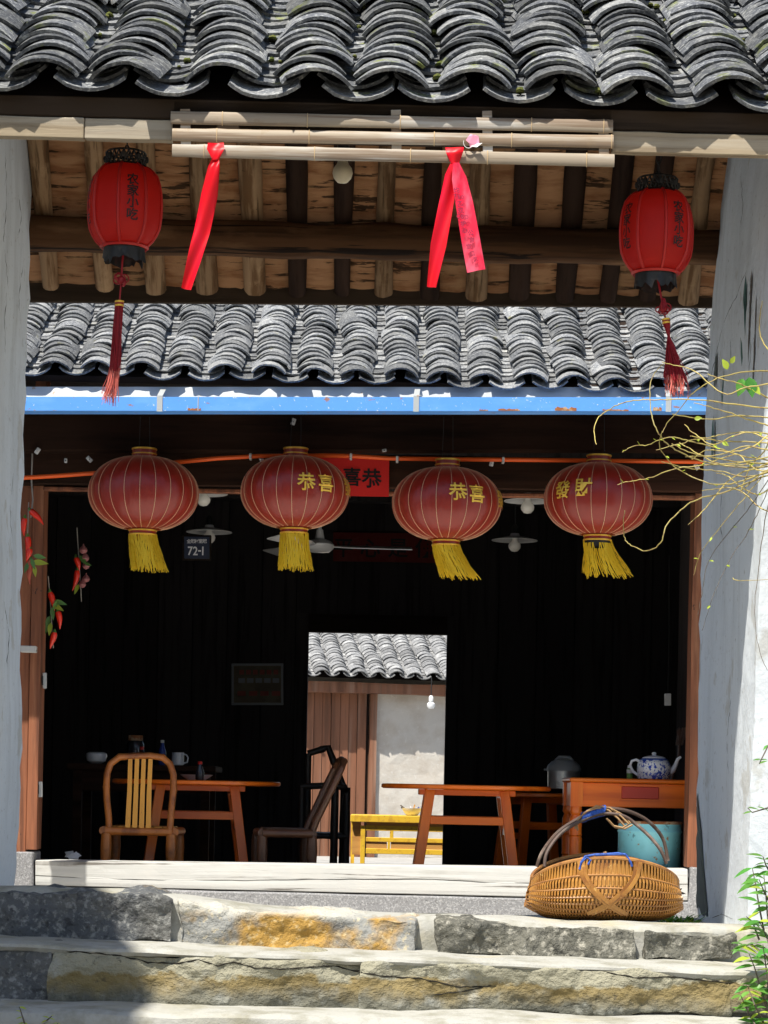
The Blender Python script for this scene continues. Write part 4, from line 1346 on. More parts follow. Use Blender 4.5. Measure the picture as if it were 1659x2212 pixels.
# ================================================================== palace lanterns of the hall
def palace_lantern(px, py, rpx, label, chars, skew, torn=False, tiltx=0.0, seed=0):
    Y = 11.2
    k = Y / 5000
    c = P(px, py, Y)
    Rm, H = rpx * k, rpx * .665 * k
    t = thing('palace_lantern', label, 'lantern', c - Vector((0, 0, H)), 'large round red lanterns along the hall eave')
    prof = []
    for i in range(25):
        a = -math.pi / 2 + math.pi * i / 24
        r = Rm * max(.0, math.cos(a)) ** .82
        z = H * math.sin(a)
        if r > Rm * .2:
            prof.append((r, z))
    rng = random.Random(seed)
    NR = 22
    a0 = rng.uniform(0, .28)
    mb = MB()
    n = NR * 4
    vs = []
    for r, z in prof:
        for q in range(n):
            a = a0 + 2 * math.pi * q / n
            d = abs(math.sin(NR * (a - a0) / 2))
            rr = r * (.985 + .015 * d)
            vs.append(c + Vector((rr * math.sin(a), -rr * math.cos(a), z)))
    m = len(prof)
    mb.add(vs, [(i * n + q, i * n + (q + 1) % n, (i + 1) * n + (q + 1) % n, (i + 1) * n + q) for i in range(m - 1) for q in range(n)], True)
    obj(mb, 'lantern_body', m_palace, t)
    for q in range(NR):
        a = a0 + 2 * math.pi * q / NR
        obj(MB().tube([c + Vector(((r * .987 + .001) * math.sin(a), -(r * .987 + .001) * math.cos(a), z)) for r, z in prof], .0014, 5), 'rib_wire', m_wire, t)
    zt, zb_ = prof[-1][1], prof[0][1]
    rc = .058
    for nm, mm, za, zb2, r_ in (('collar', m_palace, zt - .012, zt + .042, rc), ('gold_band', m_gold, zt + .036, zt + .046, rc + .0035), ('gold_band', m_gold, zt + .014, zt + .021, rc + .0035),
                                ('lower_collar', m_palace, zb_ - .03, zb_ + .012, rc + .008), ('gold_band', m_gold, zb_ - .012, zb_ - .003, rc + .0115), ('gold_band', m_gold, zb_ - .032, zb_ - .023, rc + .0115)):
        obj(MB().lathe([(r_ - .004, za), (r_, za + .002), (r_, zb2 - .002), (r_ - .004, zb2)], 28, c), nm, mm, t)
    for sx in (-1, 1):
        obj(MB().tube([c + Vector((sx * .03, 0, zt + .03)), c + Vector((sx * .028, .0, 1.0 + H * 0))] if False else [c + Vector((sx * .026, 0, zt + .03)), Vector((c.x + sx * .022, c.y, P(px, 900, Y).z))], .0018, 5), 'hanging_wire', m_cable, t)
    mb = MB()
    n = 150
    for q in range(n):
        a = 2 * math.pi * q / n + rng.uniform(-.02, .02)
        if torn and abs(math.sin(a * 1.5 + .3)) < .32:
            continue
        r_ = rc + .007
        p0 = c + Vector((r_ * math.sin(a), -r_ * math.cos(a), zb_ - .024 - (.02 if torn and math.cos(a) > .3 else 0)))
        Ln = rng.uniform(.155, .185)
        dx = skew * Ln * rng.uniform(.75, 1.25) + .16 * Ln * math.sin(a) * (1.6 if torn else .6)
        dy = -.1 * Ln * math.cos(a)
        ph = rng.uniform(0, 6)
        pts = [p0 + Vector((dx * (i / 5) ** 1.3 + .004 * math.sin(i * 1.2 + ph), dy * i / 5, -Ln * i / 5 * math.sqrt(max(.3, 1 - skew * skew)))) for i in range(6)]
        mb.strip(pts, .0034, (math.cos(a), math.sin(a), 0), .0018)
    tag(obj(mb, 'fringe', m_yellow, t), None, None, None, 'stuff')
    if torn:
        obj(MB().lathe([(rc + .002, zb_ - .06), (rc + .004, zb_ - .03)], 24, c), 'bare_band', m_iron, t)
    mb = MB()
    for ch, phi, z, s_ in chars:
        mb = MB()
        write_round(mb, ch, c, prof, phi, z, s_, .006)
        obj(mb, 'character', m_gold, t)
    return t
palace_lantern(310, 1066, 120, 'plain red silk lantern with yellow fringe, leftmost of the four at the hall eave', [('恭', R(150), .03, .09), ('喜', R(175), .03, .09)], .2, seed=1)
palace_lantern(637, 1064, 118, 'red silk lantern with gold characters in front of the red banner', [('恭', R(14), .022, .09), ('喜', R(36), .022, .09), ('發', R(74), .022, .09), ('財', R(96), .022, .09)], .06, seed=2)
palace_lantern(965, 1089, 119, 'red silk lantern with gold characters and slanting fringe, third from the left', [('恭', R(10), .03, .09), ('喜', R(31), .025, .09), ('發', R(72), .02, .09), ('財', R(94), .02, .09)], .42, seed=3)
palace_lantern(1292, 1079, 118, 'red silk lantern with torn yellow fringe, rightmost of the four at the hall eave', [('發', R(-45), .02, .09), ('財', R(-21), .028, .09)], .3, True, seed=4)

# ================================================================== orange conduit, clips, banner, wires
cp = [(30, 1033), (120, 1028), (215, 1021), (300, 1010), (385, 998), (470, 990), (560, 985), (700, 984), (760, 985), (840, 990), (960, 992), (1100, 993), (1300, 995), (1560, 998)]
cond = thing('conduit_pipe', 'thin orange conduit pipe running along the hall lintel', 'pipe', P(829, 990, 11.45))
obj(MB().tube([P(x, y, 11.33) for x, y in cp], .0105, 8), 'pipe', m_orange, cond)
for x, y in ((541, 985), (758, 985), (858, 991), (1087, 993)):
    p = P(x, y, 11.33)
    obj(MB().box(p.x - .006, p.x + .006, p.y - .014, p.y + .04, p.z - .016, p.z + .012), 'clip', m_clip, cond, bev=.002)
def ceramic(px, py, a, s=1.0, Y=11.36, lab=''):
    p = P(px, py, Y)
    M = Matrix.Translation(p) @ Matrix.Rotation(a, 4, 'Y')
    o = thing('cable_cleat', lab, 'cleat', p, 'white cable cleats on the hall lintels')
    obj(MB(M).lathe([(.0, -.002), (.011 * s, 0), (.011 * s, .006), (.005, .01)], 8, (0, 0, 0)).box(-.01 * s, .01 * s, -.006, .006, -.016 * s, .016 * s), 'block', m_clip, o, bev=.002)
    obj(MB(M).box(-.003, .003, -.0075, -.0062, -.003, .003), 'screw', m_iron, o)
for i, (x, y, a, lab) in enumerate(((81, 974, .6, 'white cable cleat at the far left end of the hall lintel'), (142, 995, 0, 'small white cable cleat left of the leftmost round lantern'), (193, 992, -.8, 'small white hook cleat just above left of the leftmost round lantern'), (565, 993, -.5, 'white cable cleat under the conduit left of the second round lantern'),
                                    (830, 973, 1.4, 'small white cable cleat above the red banner'), (1062, 1000, .2, 'white cable cleat right of the third round lantern'), (1505, 1008, -.5, 'white cable cleat at the right end of the hall lintel'), (634, 911, .3, 'white cable cleat above the second round lantern'))):
    ceramic(x, y, a, 1.0 if i not in (1, 4) else .7, 11.36 if y > 970 else 11.35, lab)
wc = thing('hanging_cable', 'pale cable hanging down the left post', 'cable', P(68, 1120, 11.5))
obj(MB().tube([P(70, 975, 11.5), P(68, 1040, 11.5), P(71, 1080, 11.5), P(67, 1118, 11.5)], .004, 6), 'cable', m_cablew, wc)

bn = thing('red_banner', 'bright red paper banner with black characters on the hall lintel', 'banner', P(770, 1072, 11.5))
obj(MB().prism([P(672, 1070, 11.52), P(840, 1073, 11.52), P(841, 986, 11.52), P(672, 982, 11.52)], (0, .003, 0)), 'paper', m_banner, bn)
mb = MB()
for ch, x, y, s in (('恭', 803, 1033, 44), ('喜', 760, 1030, 42), ('發', 716, 1030, 42)):
    mb = MB()
    write_flat(mb, ch, P(x, y, 11.516), s * 11.5 / 5000)
    obj(mb, 'character', m_ink, bn)

# ================================================================== lights and fan inside the hall
def shade_lamp(px, py, Y, rpx, label):
    k = Y / 5000
    c = P(px, py, Y)
    t = thing('enamel_lamp', label, 'lamp', c - Vector((0, 0, .07)), 'enamel shade lamps in the hall')
    r = rpx * k
    obj(MB().lathe([(.025, .035), (.03, .02), (r * .6, .008), (r, -.006), (r, -.009), (r * .6, .004), (.03, .014)], 28, c), 'shade', m_enamel, t)
    obj(MB().lathe([(.002, -.075), (.02, -.071), (.034, -.055), (.038, -.04), (.033, -.024), (.02, -.01), (.016, .01)], 20, c), 'bulb', m_bulb, t)
    obj(MB().lathe([(.02, .02), (.02, .07), (.008, .09)], 12, c, closed=True), 'socket', m_iron, t)
    obj(MB().tube([c + Vector((0, 0, .08)), Vector((c.x, c.y, 2.42))], .004, 6), 'cord', m_cable, t)
shade_lamp(440, 1064, 12.6, 52, 'enamel lamp half hidden behind the leftmost round lantern')
shade_lamp(452, 1147, 13.8, 50, 'lower enamel lamp beside the house number plate')
shade_lamp(1140, 1080, 12.6, 52, 'white enamel lamp between the two right round lanterns, upper one')
shade_lamp(1112, 1165, 13.8, 50, 'white enamel lamp lower right of the third round lantern')
fn = thing('ceiling_fan', 'pale three-bladed ceiling fan hanging between the middle lanterns', 'fan', P(690, 1190, 14))
fc = P(690, 1180, 14.0)
obj(MB().lathe([(.01, -.04), (.06, -.036), (.085, -.015), (.09, .01), (.07, .03), (.03, .045), (.02, .1)], 24, fc), 'motor', m_enamel, fn)
for a in (R(3), R(125), R(244)):
    d = Vector((math.cos(a), math.sin(a), 0))
    s_ = Vector((-d.y, d.x, .22)).normalized()
    p0, p1 = fc + d * .08, fc + d * .56
    obj(MB().strip([p0, p0.lerp(p1, .2), p0.lerp(p1, .6), p1], [.04, .1, .12, .11], s_, .006), 'blade', m_enamel, fn)
obj(MB().tube([fc + Vector((0, 0, .05)), Vector((fc.x, fc.y, 2.42))], .012, 10), 'rod', m_enamel, fn)
cb2 = thing('couplet_board', 'dim red paper strip with black characters above the hall back door', 'banner', P(835, 1215, BW - .05))
obj(MB().prism([P(720, 1212, BW - .05), P(948, 1216, BW - .05), P(948, 1152, BW - .05), P(720, 1150, BW - .05)], (0, .01, 0)), 'paper', m_banner_d, cb2)
mb = MB()
for ch, x in zip('平心是佛', (742, 800, 860, 918)):
    mb = MB()
    write_flat(mb, ch, P(x, 1184, BW - .054), 44 * BW / 5000)
    obj(mb, 'character', m_ink, cb2)
hn = thing('house_number_plate', 'dark blue house number plate reading 72-1 in the dim hall', 'sign', P(425, 1205, 13.1))
obj(MB().prism([P(398, 1206, 13.1), P(452, 1207, 13.1), P(452, 1160, 13.1), P(398, 1159, 13.1)], (0, .006, 0)), 'plate', m_plate, hn)
mb = MB()
for ch, x in zip('72-1', (411, 422, 431, 438)):
    write_flat(mb, ch, P(x, 1190, 13.096), 26 * 13.1 / 5000, sx=.85)
for ch, x in zip('全冠村里冠', (408, 416.5, 425, 433.5, 442)):
    write_flat(mb, ch, P(x, 1169, 13.096), 9.4 * 13.1 / 5000)
obj(mb, 'lettering', m_platetxt, hn)
# the plate hangs on a cross beam
obj(MB().bar(P(394, 1183, 13.14), P(456, 1183.5, 13.14), .05, .14), 'plate_board', m_black, hall)
ps = thing('framed_certificate', 'dim framed certificate on the hall back wall', 'picture', P(556, 1522, BW - .04))
obj(MB().prism([P(505, 1518, BW - .03), P(608, 1518, BW - .03), P(608, 1438, BW - .03), P(505, 1438, BW - .03)], (0, .01, 0)), 'sheet', m_poster, ps)
for (x0, y0, x1, y1) in ((500, 1433, 612, 1438), (500, 1518, 612, 1523), (500, 1438, 505, 1518), (607, 1438, 612, 1518)):
    pbox(x0 + .1, y0 + .1, x1 - .1, y1 - .1, BW - .035, .018, 'frame_bar', m_frame, ps)
for (y, n, w) in ((1452, 6, 10), (1470, 5, 14), (1498, 4, 18)):
    mb = MB()
    for i in range(n):
        x = 522 + i * 74 / max(1, n - 1)
        mb.prism([P(x - w / 2, y + 5, BW - .0312), P(x + w / 2, y + 5, BW - .0312), P(x + w / 2, y - 5, BW - .0312), P(x - w / 2, y - 5, BW - .0312)], (0, .0006, 0))
    obj(mb, 'print_line', m_posterred if n != 5 else m_frame, ps)
sw = thing('switch_box', 'small white switch box on the right hall wall', 'switch', P(1443, 1524, 13.0))
pbox(1436, 1498, 1450, 1524, 13.0, .03, 'box', m_clip, sw, bev=.003)
obj(MB().tube([P(1443, 1498, 13.01), P(1445, 1400, 13.01), P(1446, 1200, 13.01)], .003, 5), 'cable', m_cable, sw)
pg = thing('wooden_peg', 'pale wooden peg sticking out of the left post', 'peg', P(60, 1410, 11.55))
obj(MB().bar(P(45, 1402, 11.53), P(79, 1403, 11.53), .05, .033), 'peg', m_thresh, pg, bev=.003)
for i, (x, y) in enumerate(((97, 1470), (88, 1705))):
    hg = thing('door_hinge', ('upper' if i == 0 else 'lower') + ' small metal hinge on the inner edge of the left post', 'hinge', P(x, y + 15, 11.62), 'hinges on the left post')
    pbox(x - 5, y - 17, x + 3, y + 17, 11.63, .02, 'plate', m_zinc, hg, bev=.002)
    pbox(x - 7, y - 10, x - 4, y + 10, 11.622, .03, 'pin', m_iron, hg)

# ================================================================== chilli and garlic strings
def pod(px, py, L, a, Y, r, m, par, seed=0):
    c = P(px, py, Y)
    d = Vector((math.sin(a), 0, -math.cos(a)))
    s = Vector((math.cos(a), 0, math.sin(a)))
    pts = [c + d * (L * t) + s * (.12 * L * math.sin(t * 2.2 + seed)) for t in [i / 8 for i in range(9)]]
    rs = [r * q for q in (.75, 1, 1, .95, .85, .7, .5, .3, .08)]
    obj(MB().tube(pts, rs, 9), 'chilli', m, par)
    obj(MB().tube([pts[0], pts[0] - d * .018], [r * .7, r * .2], 7), 'stalk', m_leaf_p, par)
def leafmesh(c, d, up, L, w, curl=.2, n=6):
    c, d, up = Vector(c), Vector(d).normalized(), Vector(up)
    s = d.cross(up)
    if s.length < .01: s = d.cross(Vector((1, 0, 0)))
    s.normalize()
    u = s.cross(d)
    rows = []
    for i in range(n + 1):
        t = i / n
        ww = w * (math.sin(math.pi * t ** .75) if 0 < t < 1 else .02)
        p = c + d * L * t - u * curl * L * t * t
        rows.append([p - s * ww / 2 + u * ww * .12, p, p + s * ww / 2 + u * ww * .12])
    return MB().sheet(rows)
def string(name, label, line, Y, pods, leaves, bulbs=(), cat='chilli string'):
    t = thing(name, label, cat, P(line[-1][0], line[-1][1], Y))
    obj(MB().tube([P(x, y, Y + .01) for x, y in line], .003, 5), 'cord', m_cablew, t)
    for i, (x, y, L, a, m) in enumerate(pods):
        pod(x, y, L, R(a), Y, .016 if L < .14 else .019, m, t, i)
    for i, (x, y, L, a) in enumerate(leaves):
        d = Vector((math.sin(R(a)), -.3, -math.cos(R(a))))
        obj(leafmesh(P(x, y, Y - .01), d, (0, -1, .2), L, L * .36, .1), 'leaf', m_leaf_y if i % 3 == 1 else m_leaf_p, t)
    for (x, y, r) in bulbs:
        obj(MB().lathe([(.002, -r), (r * .7, -r * .7), (r, -.1 * r), (r * .8, r * .5), (r * .25, r), (r * .12, r * 1.5)], 12, P(x, y, Y)), 'garlic_bulb', m_garlic, t)
    return t
string('chilli_string', 'string of red chillies and leaves hanging against the left post', [(62, 1085), (58, 1190), (66, 1250)], 11.46,
       [(66, 1103, .095, 38, m_chili), (55, 1160, .11, 3, m_chili), (61, 1185, .07, 0, m_chili), (66, 1210, .12, 6, m_chili_d), (57, 1120, .09, -5, m_chili)], [(72, 1200, .07, 80), (70, 1214, .085, 85), (68, 1207, .06, 20), (62, 1215, .06, -20), (74, 1222, .06, 10)])
string('chilli_string', 'lower string of bright red chillies just inside the left post', [(104, 1245), (108, 1290), (115, 1400)], 11.75,
       [(108, 1280, .1, 8, m_chili), (121, 1322, .09, 14, m_chili), (114, 1366, .085, -2, m_chili)], [(116, 1298, .075, 75), (114, 1305, .07, 60), (112, 1312, .07, 10), (108, 1330, .07, -15), (110, 1345, .07, -5), (106, 1352, .06, -30), (116, 1318, .06, 160)])
string('garlic_string', 'dim string of purple garlic bulbs and chillies inside the hall at the left', [(166, 1140), (170, 1200), (176, 1300)], 12.2,
       [(164, 1205, .07, 10, m_chili), (162, 1232, .11, -6, m_chili)], [(172, 1200, .07, 40), (170, 1262, .06, -20), (180, 1215, .05, 70)],
       [(180, 1188, .022), (184, 1205, .022), (186, 1222, .02), (186, 1250, .02), (178, 1262, .02)])

# ================================================================== furniture in the hall
def cane(mb, pts, r, nodes=2, n=10):
    """bamboo pole with swollen joints"""
    pts = [Vector(p) for p in pts]
    out, rs = [], []
    m = len(pts) - 1
    for i in range(m):
        for k in range(6):
            t = k / 6
            out.append(pts[i].lerp(pts[i + 1], t))
            u = (i + t) / m * nodes
            d = abs((u + .5) % 1 - .5)
            rs.append(r * (1 + .14 * math.exp(-(d / .035) ** 2)))
    out.append(pts[-1]); rs.append(r)
    return mb.tube(out, rs, n)

def bamboo_chair(M, label, ms, lean=.06, w=.345, dep=.32, hs=.487, hb=.375, arms=False):
    t = thing('bamboo_chair', label, 'chair', M.translation, 'bamboo chairs in the hall')
    m_a, m_s = ms
    r = .026
    W = w / 2
    for x in (-W, W):
        for y in (0, dep):
            obj(cane(MB(M), [(x, y, 0), (x * .98, y, hs - .03)], r, 2.4), 'leg', m_a, t)
    for a, b in (((-W, 0), (W, 0)), ((-W, dep), (W, dep)), ((-W - .01, 0), (-W - .01, dep)), ((W + .01, 0), (W + .01, dep))):
        obj(cane(MB(M), [(a[0], a[1], hs - .018), (b[0], b[1], hs - .018)], r * .85, 1.7), 'seat_rail', m_a, t)
    for k in range(7):
        x = -W + .03 + (w - .06) * k / 6
        obj(MB(M).bar((x, .02, hs + .004), (x, dep - .02, hs + .004), .04, .008), 'seat_slat', m_s, t)
    for z in (.12,):
        obj(cane(MB(M), [(-W, dep, z), (W, dep, z)], .012, 2), 'stretcher', m_a, t)
        obj(cane(MB(M), [(-W, 0, z), (-W, dep, z)], .012, 2), 'stretcher', m_a, t)
        obj(cane(MB(M), [(W, 0, z), (W, dep, z)], .012, 2), 'stretcher', m_a, t)
    arch = []
    for (x, z) in ((-.155, -.02), (-.16, .05), (-.172, .14), (-.178, .21), (-.176, .28), (-.16, .33), (-.115, .366), (-.03, .373), (.04, .377), (.11, .368), (.15, .335), (.17, .28), (.173, .2), (.165, .1), (.162, .03), (.16, -.02)):
        arch.append((x * w / .345, .0 - lean * max(z, 0) / .375 , hs + z * hb / .375))
    obj(cane(MB(M), arch, .0175, 5), 'back_arch', m_a, t)
    for k in range(4):
        x0, x1 = -.055 + k * .034, -.062 + k * .038
        y1 = -lean * .97
        obj(MB(M).strip([(x0 * 1.05, -.004, hs), (x0, y1 * .5 - .004, hs + hb * .5), (x1 * .92, y1 - .004, hs + hb * .955)], [.026, .023, .021], (1, 0, 0), .009), 'back_slat', m_s, t)
    return t
c0 = P(300, 1797, 11.98)
bamboo_chair(Matrix.Translation((c0.x, 11.98, HF)) @ Matrix.Rotation(R(-2), 4, 'Z'), 'golden bamboo chair with arched back and four slats behind the threshold', (m_cane, m_cane_l), -.04, hs=c0.z - HF + .02)
c1 = P(668, 1800, 12.35)
bamboo_chair(Matrix.Translation((c1.x, 12.25, HF)) @ Matrix.Rotation(R(98), 4, 'Z'), 'dark brown bamboo chair with a reclining back beside the doorway', (m_cane_d, m_cane_d), .17, hs=c1.z - HF + .02, dep=.26)
# black armchair in silhouette
M = Matrix.Translation((P(700, 1860, 13.6).x, 13.6, HF))
t = thing('black_armchair', 'black cane armchair in silhouette against the bright back doorway', 'chair', M.translation)
za, zs = P(700, 1700, 13.6).z - HF, P(700, 1806, 13.6).z - HF
for x, y, h in ((-.14, 0, za), (.055, 0, za + .02), (.125, .05, za), (-.12, .4, za + .2), (.1, .4, za)):
    obj(cane(MB(M), [(x, y, 0), (x, y, h)], .021, 3), 'leg', m_blackcane, t)
obj(cane(MB(M), [(-.14, 0, za), (.03, -.02, za + .01), (.11, .02, za - .0), (.125, .06, za - .03)], .02, 3), 'arm_rail', m_blackcane, t)
obj(cane(MB(M), [(-.12, .4, za + .2), (0, .42, za + .24), (.1, .4, za)], .02, 3), 'back_rail', m_blackcane, t)
for z in (zs, zs - .2):
    obj(cane(MB(M), [(-.14, 0, z), (.125, .03, z)], .017, 3), 'seat_rail', m_blackcane, t)
    obj(cane(MB(M), [(-.12, .4, z), (.1, .4, z)], .017, 3), 'seat_rail', m_blackcane, t)
obj(MB(M).box(-.13, .11, .02, .38, zs, zs + .015), 'seat', m_blackcane, t)

def round_table(cx, Y, rpx, label, top_py, rot, m_t, m_l):
    k = Y / 5000
    z = P(829.5, top_py, Y).z
    r = rpx * k
    t = thing('round_table', label, 'table', (cx, Y, HF), 'round tables in the hall')
    c = Vector((cx, Y, 0))
    obj(MB().lathe([(.005, z), (r - .006, z), (r, z - .005), (r, z - .02), (r - .01, z - .026), (.005, z - .026)], 56, c), 'table_top', m_t, t, sharp=50)
    M = Matrix.Translation((cx, Y, 0)) @ Matrix.Rotation(rot, 4, 'Z')
    a, b = r * .43, r * .64
    for sx in (-1, 1):
        for sy in (-1, 1):
            obj(MB(M).bar((sx * a, sy * a, z - .03), (sx * b, sy * b * .9, HF), .052, .04, (0, 1, 0)), 'leg', m_l, t, bev=.003)
        obj(MB(M).bar((sx * a, -a * 1.02, z - .05), (sx * a, a * 1.02, z - .05), .04, .035), 'apron', m_t, t, bev=.002)
        zz = z - .21
        f = .5
        obj(MB(M).bar((sx * (a + (b - a) * .3), -a * 1.1, zz - .04), (sx * (a + (b - a) * .3), a * 1.1, zz - .04), .03, .035), 'stretcher', m_t, t, bev=.002)
    for sy in (-1, 1):
        zz = z - .19
        obj(MB(M).bar((-a * 1.12, sy * a * 1.08, zz), (a * 1.12, sy * a * 1.08, zz), .03, .042), 'stretcher', m_t, t, bev=.002)
        obj(MB(M).bar((-a * 1.3, sy * a * .98, z - .042), (a * 1.3, sy * a * .98, z - .042), .035, .03), 'apron', m_t, t, bev=.002)
    return t
tx = P(1007, 1695, 12.45).x
round_table(tx, 12.45, 183, 'orange varnished round table in front of the back doorway', 1692, 0, m_orange_wood, m_orange_leg)
tx2 = P(425, 1695, 12.75).x
round_table(tx2, 12.75, 181, 'orange varnished round table behind the golden bamboo chair', 1694, R(6), m_orange_wood, m_orange_leg)
tx3 = P(1165, 1700, 13.5).x
round_table(tx3, 13.5, 120, 'shadowed round table carrying the steel rice cooker', 1706, R(20), m_orange_wood, m_orange_leg)

# side table with drawer
Y = 12.1
t = thing('side_table', 'orange varnished side table with a red drawer beside the right post', 'table', P(1370, 1860, Y))
zt = P(1300, 1681, Y).z
xa, xb = P(1234, 1690, Y).x, P(1600, 1690, Y).x
obj(MB().box(xa - .008, xb, Y - .015, Y + .55, zt - .022, zt), 'table_top', m_orange_wood, t, bev=.006)
ap0, ap1 = zt - .15, zt - .024
obj(MB().box(xa + .06, xb - .05, Y + .012, Y + .04, ap0, ap1), 'apron', m_orange_wood, t, bev=.003)
obj(MB().box(xa + .06, xb - .05, Y + .5, Y + .53, ap0, ap1), 'apron', m_orange_wood, t, bev=.003)
obj(MB().box(xa + .012, xa + .04, Y + .06, Y + .5, ap0, ap1), 'apron', m_orange_wood, t, bev=.003)
dx0, dx1 = P(1343, 1705, Y).x, P(1424, 1705, Y).x
dr_ = obj(MB().box(dx0, dx1, Y + .004, Y + .02, zt - .105, zt - .04), 'drawer', m_red_panel, t, bev=.004)
mb = MB().box(dx0 - .012, dx1 + .012, Y + .006, Y + .0125, zt - .118, zt - .1055).box(dx0 - .012, dx1 + .012, Y + .006, Y + .0125, zt - .0395, zt - .03)
obj(mb, 'drawer_moulding', m_orange_wood, dr_)
for x in (xa + .03, xb - .06):
    for y in (Y + .03, Y + .51):
        prof = [(.03, ap0 + .002), (.033, ap0 - .03), (.024, ap0 - .045), (.034, ap0 - .07), (.032, ap0 - .14), (.035, ap0 - .15), (.03, ap0 - .158), (.035, ap0 - .168), (.033, ap0 - .25), (.036, ap0 - .26), (.03, ap0 - .27), (.034, ap0 - .285), (.03, ap0 - .4), (.022, HF)]
        lg = MB().box(x - .032, x + .032, y - .032, y + .032, ap0, zt - .0225)
        lg.lathe(prof, 16, (x, y, 0))
        obj(lg, 'leg', m_orange_leg, t)

# teapot
Y = 12.25
zt2 = zt
tp = thing('teapot', 'blue and white porcelain teapot on the side table', 'teapot', Vector((P(1412, 1680, Y).x, Y, zt2)))
c = Vector((P(1412, 1680, Y).x, Y, zt2))
bp = [(.075, .0), (.083, .004), (.088, .03), (.09, .06), (.086, .085), (.074, .102), (.06, .108)]
obj(MB().lathe(bp, 32, c), 'body', m_bluechina, tp)
obj(MB().lathe([(.064, .108), (.06, .116), (.04, .124), (.012, .127), (.011, .132), (.014, .137), (.01, .143), (.001, .145)], 24, c), 'lid', m_china, tp)
obj(MB().lathe([(.075, .1025), (.0765, .105), (.06, .1125)], 32, c), 'blue_rim', m_bluecord, tp)
obj(MB().tube([c + Vector(q) for q in ((-.08, 0, .02), (-.11, 0, .04), (-.126, 0, .07), (-.118, 0, .095), (-.095, 0, .103), (-.07, 0, .09))], .0075, 8), 'handle', m_china, tp)
obj(MB().tube([c + Vector(q) for q in ((.07, 0, .03), (.1, 0, .05), (.115, 0, .08), (.125, 0, .11), (.142, 0, .122))], [.022, .016, .012, .009, .007], 10), 'spout', m_china, tp)
bt = thing('small_bottle', 'small bottle with green and white label beside the teapot', 'bottle', Vector((P(1362, 1680, Y).x, Y + .05, zt2)))
c = Vector((P(1362, 1680, Y).x, Y + .05, zt2))
obj(MB().lathe([(.015, 0), (.016, .003), (.016, .05), (.012, .058)], 14, c, closed=True), 'body', m_leaf_p, bt)
obj(MB().lathe([(.0165, .03), (.0165, .05)], 14, c), 'label', m_clip, bt)
obj(MB().lathe([(.012, .058), (.012, .072), (.002, .074)], 12, c, closed=True), 'cap', m_clip, bt)
# rice cooker
c = P(1217, 1705, 13.42)
rc_ = thing('rice_cooker', 'round steel rice cooker with domed grey lid on the shadowed table', 'rice cooker', c)
obj(MB().lathe([(.085, 0), (.092, .005), (.094, .11)], 30, c, closed=True), 'body', m_steel, rc_)
obj(MB().lathe([(.099, .105), (.1, .118), (.092, .14), (.07, .162), (.035, .175), (.001, .178)], 30, c), 'lid', m_greyplastic, rc_)
obj(MB().tube([c + Vector((x, -.02, z)) for x, z in ((-.05, .165), (-.03, .185), (.03, .185), (.05, .165))], .01, 8), 'lid_handle', m_greyplastic, rc_)
obj(MB().tube([c + Vector((-.1, 0, .112)), c + Vector((-.115, 0, .112))], .006, 6), 'side_handle', m_greyplastic, rc_)
# teal drum
c = Vector((P(1403, 1815, 11.98).x, 11.98, HF))
zt3 = P(1403, 1774, 11.98).z - HF
dm = thing('metal_drum', 'chipped teal metal drum under the side table', 'drum', c)
r = 68 * 11.98 / 5000
obj(MB().lathe([(r - .005, 0), (r, .01), (r, zt3 - .062), (r + .004, zt3 - .056), (r + .004, zt3 - .05), (r, zt3 - .045), (r, zt3 - .012)], 36, c, closed=False), 'drum_body', m_teal, dm)
obj(MB().lathe([(r - .001, zt3 - .014), (r + .005, zt3 - .008), (r + .003, zt3), (r - .006, zt3 - .001), (r - .006, zt3 - .012), (.002, zt3 - .014)], 36, c), 'rim', m_rust, dm)

# dim things on the far left tables
t = thing('back_counter', 'dark wooden counter in the shadow at the left of the hall', 'table', (P(300, 1700, 13.6).x, 13.6, HF))
zc1 = P(300, 1652, 13.6).z
xa, xb = P(152, 1652, 13.6).x, P(470, 1652, 13.6).x
obj(MB().box(xa, xb, 13.45, 14.0, zc1 - .035, zc1), 'counter_top', m_beam, t, bev=.004)
obj(MB().box(xa + .04, xb - .04, 13.5, 13.53, zc1 - .16, zc1 - .037), 'apron', m_beam, t)
for x in (xa + .06, xb - .06):
    for y in (13.5, 13.95):
        obj(MB().bar((x, y, zc1 - .04), (x, y, HF), .05, .05, (0, 1, 0)), 'leg', m_beam, t)
def jar(name, px, Y, z, prof, m, label, cat, cap=None, capm=None, extra=None):
    c = Vector((P(px, 1650, Y).x, Y, z))
    o = thing(name, label, cat, c)
    obj(MB().lathe(prof, 20, c, closed=True), 'body', m, o)
    if cap:
        obj(MB().lathe(cap, 16, c, closed=True), 'lid', capm, o)
    if extra:
        extra(o, c)
    return o
k = 13.6 / 5000
jar('glass_jar', 292, 13.6, zc1 + .001, [(.045, 0), (.05, .01), (.05, .12), (.04, .14)], m_glass_d, 'dark glass jar with brown lid on the back counter', 'jar', [(.043, .141), (.043, .17), (.04, .172)], m_rust)
jar('blue_bottle', 350, 13.62, zc1 + .001, [(.02, 0), (.022, .01), (.022, .08), (.012, .11), (.009, .13)], m_blueplastic, 'slim blue bottle on the back counter', 'bottle', [(.011, .131), (.011, .147)], m_clip)
jar('red_capped_bottle', 306, 13.5, zc1 + .001, [(.018, 0), (.02, .01), (.02, .065), (.01, .085)], m_glass_d, 'small dark bottle with red cap beside the glass jar', 'bottle', [(.012, .086), (.012, .104)], m_redcap)
def hnd(o, c):
    obj(MB().tube([c + Vector(q) for q in ((.034, 0, .012), (.055, 0, .02), (.06, 0, .045), (.05, 0, .062), (.034, 0, .066))], .005, 6), 'handle', m_china, o)
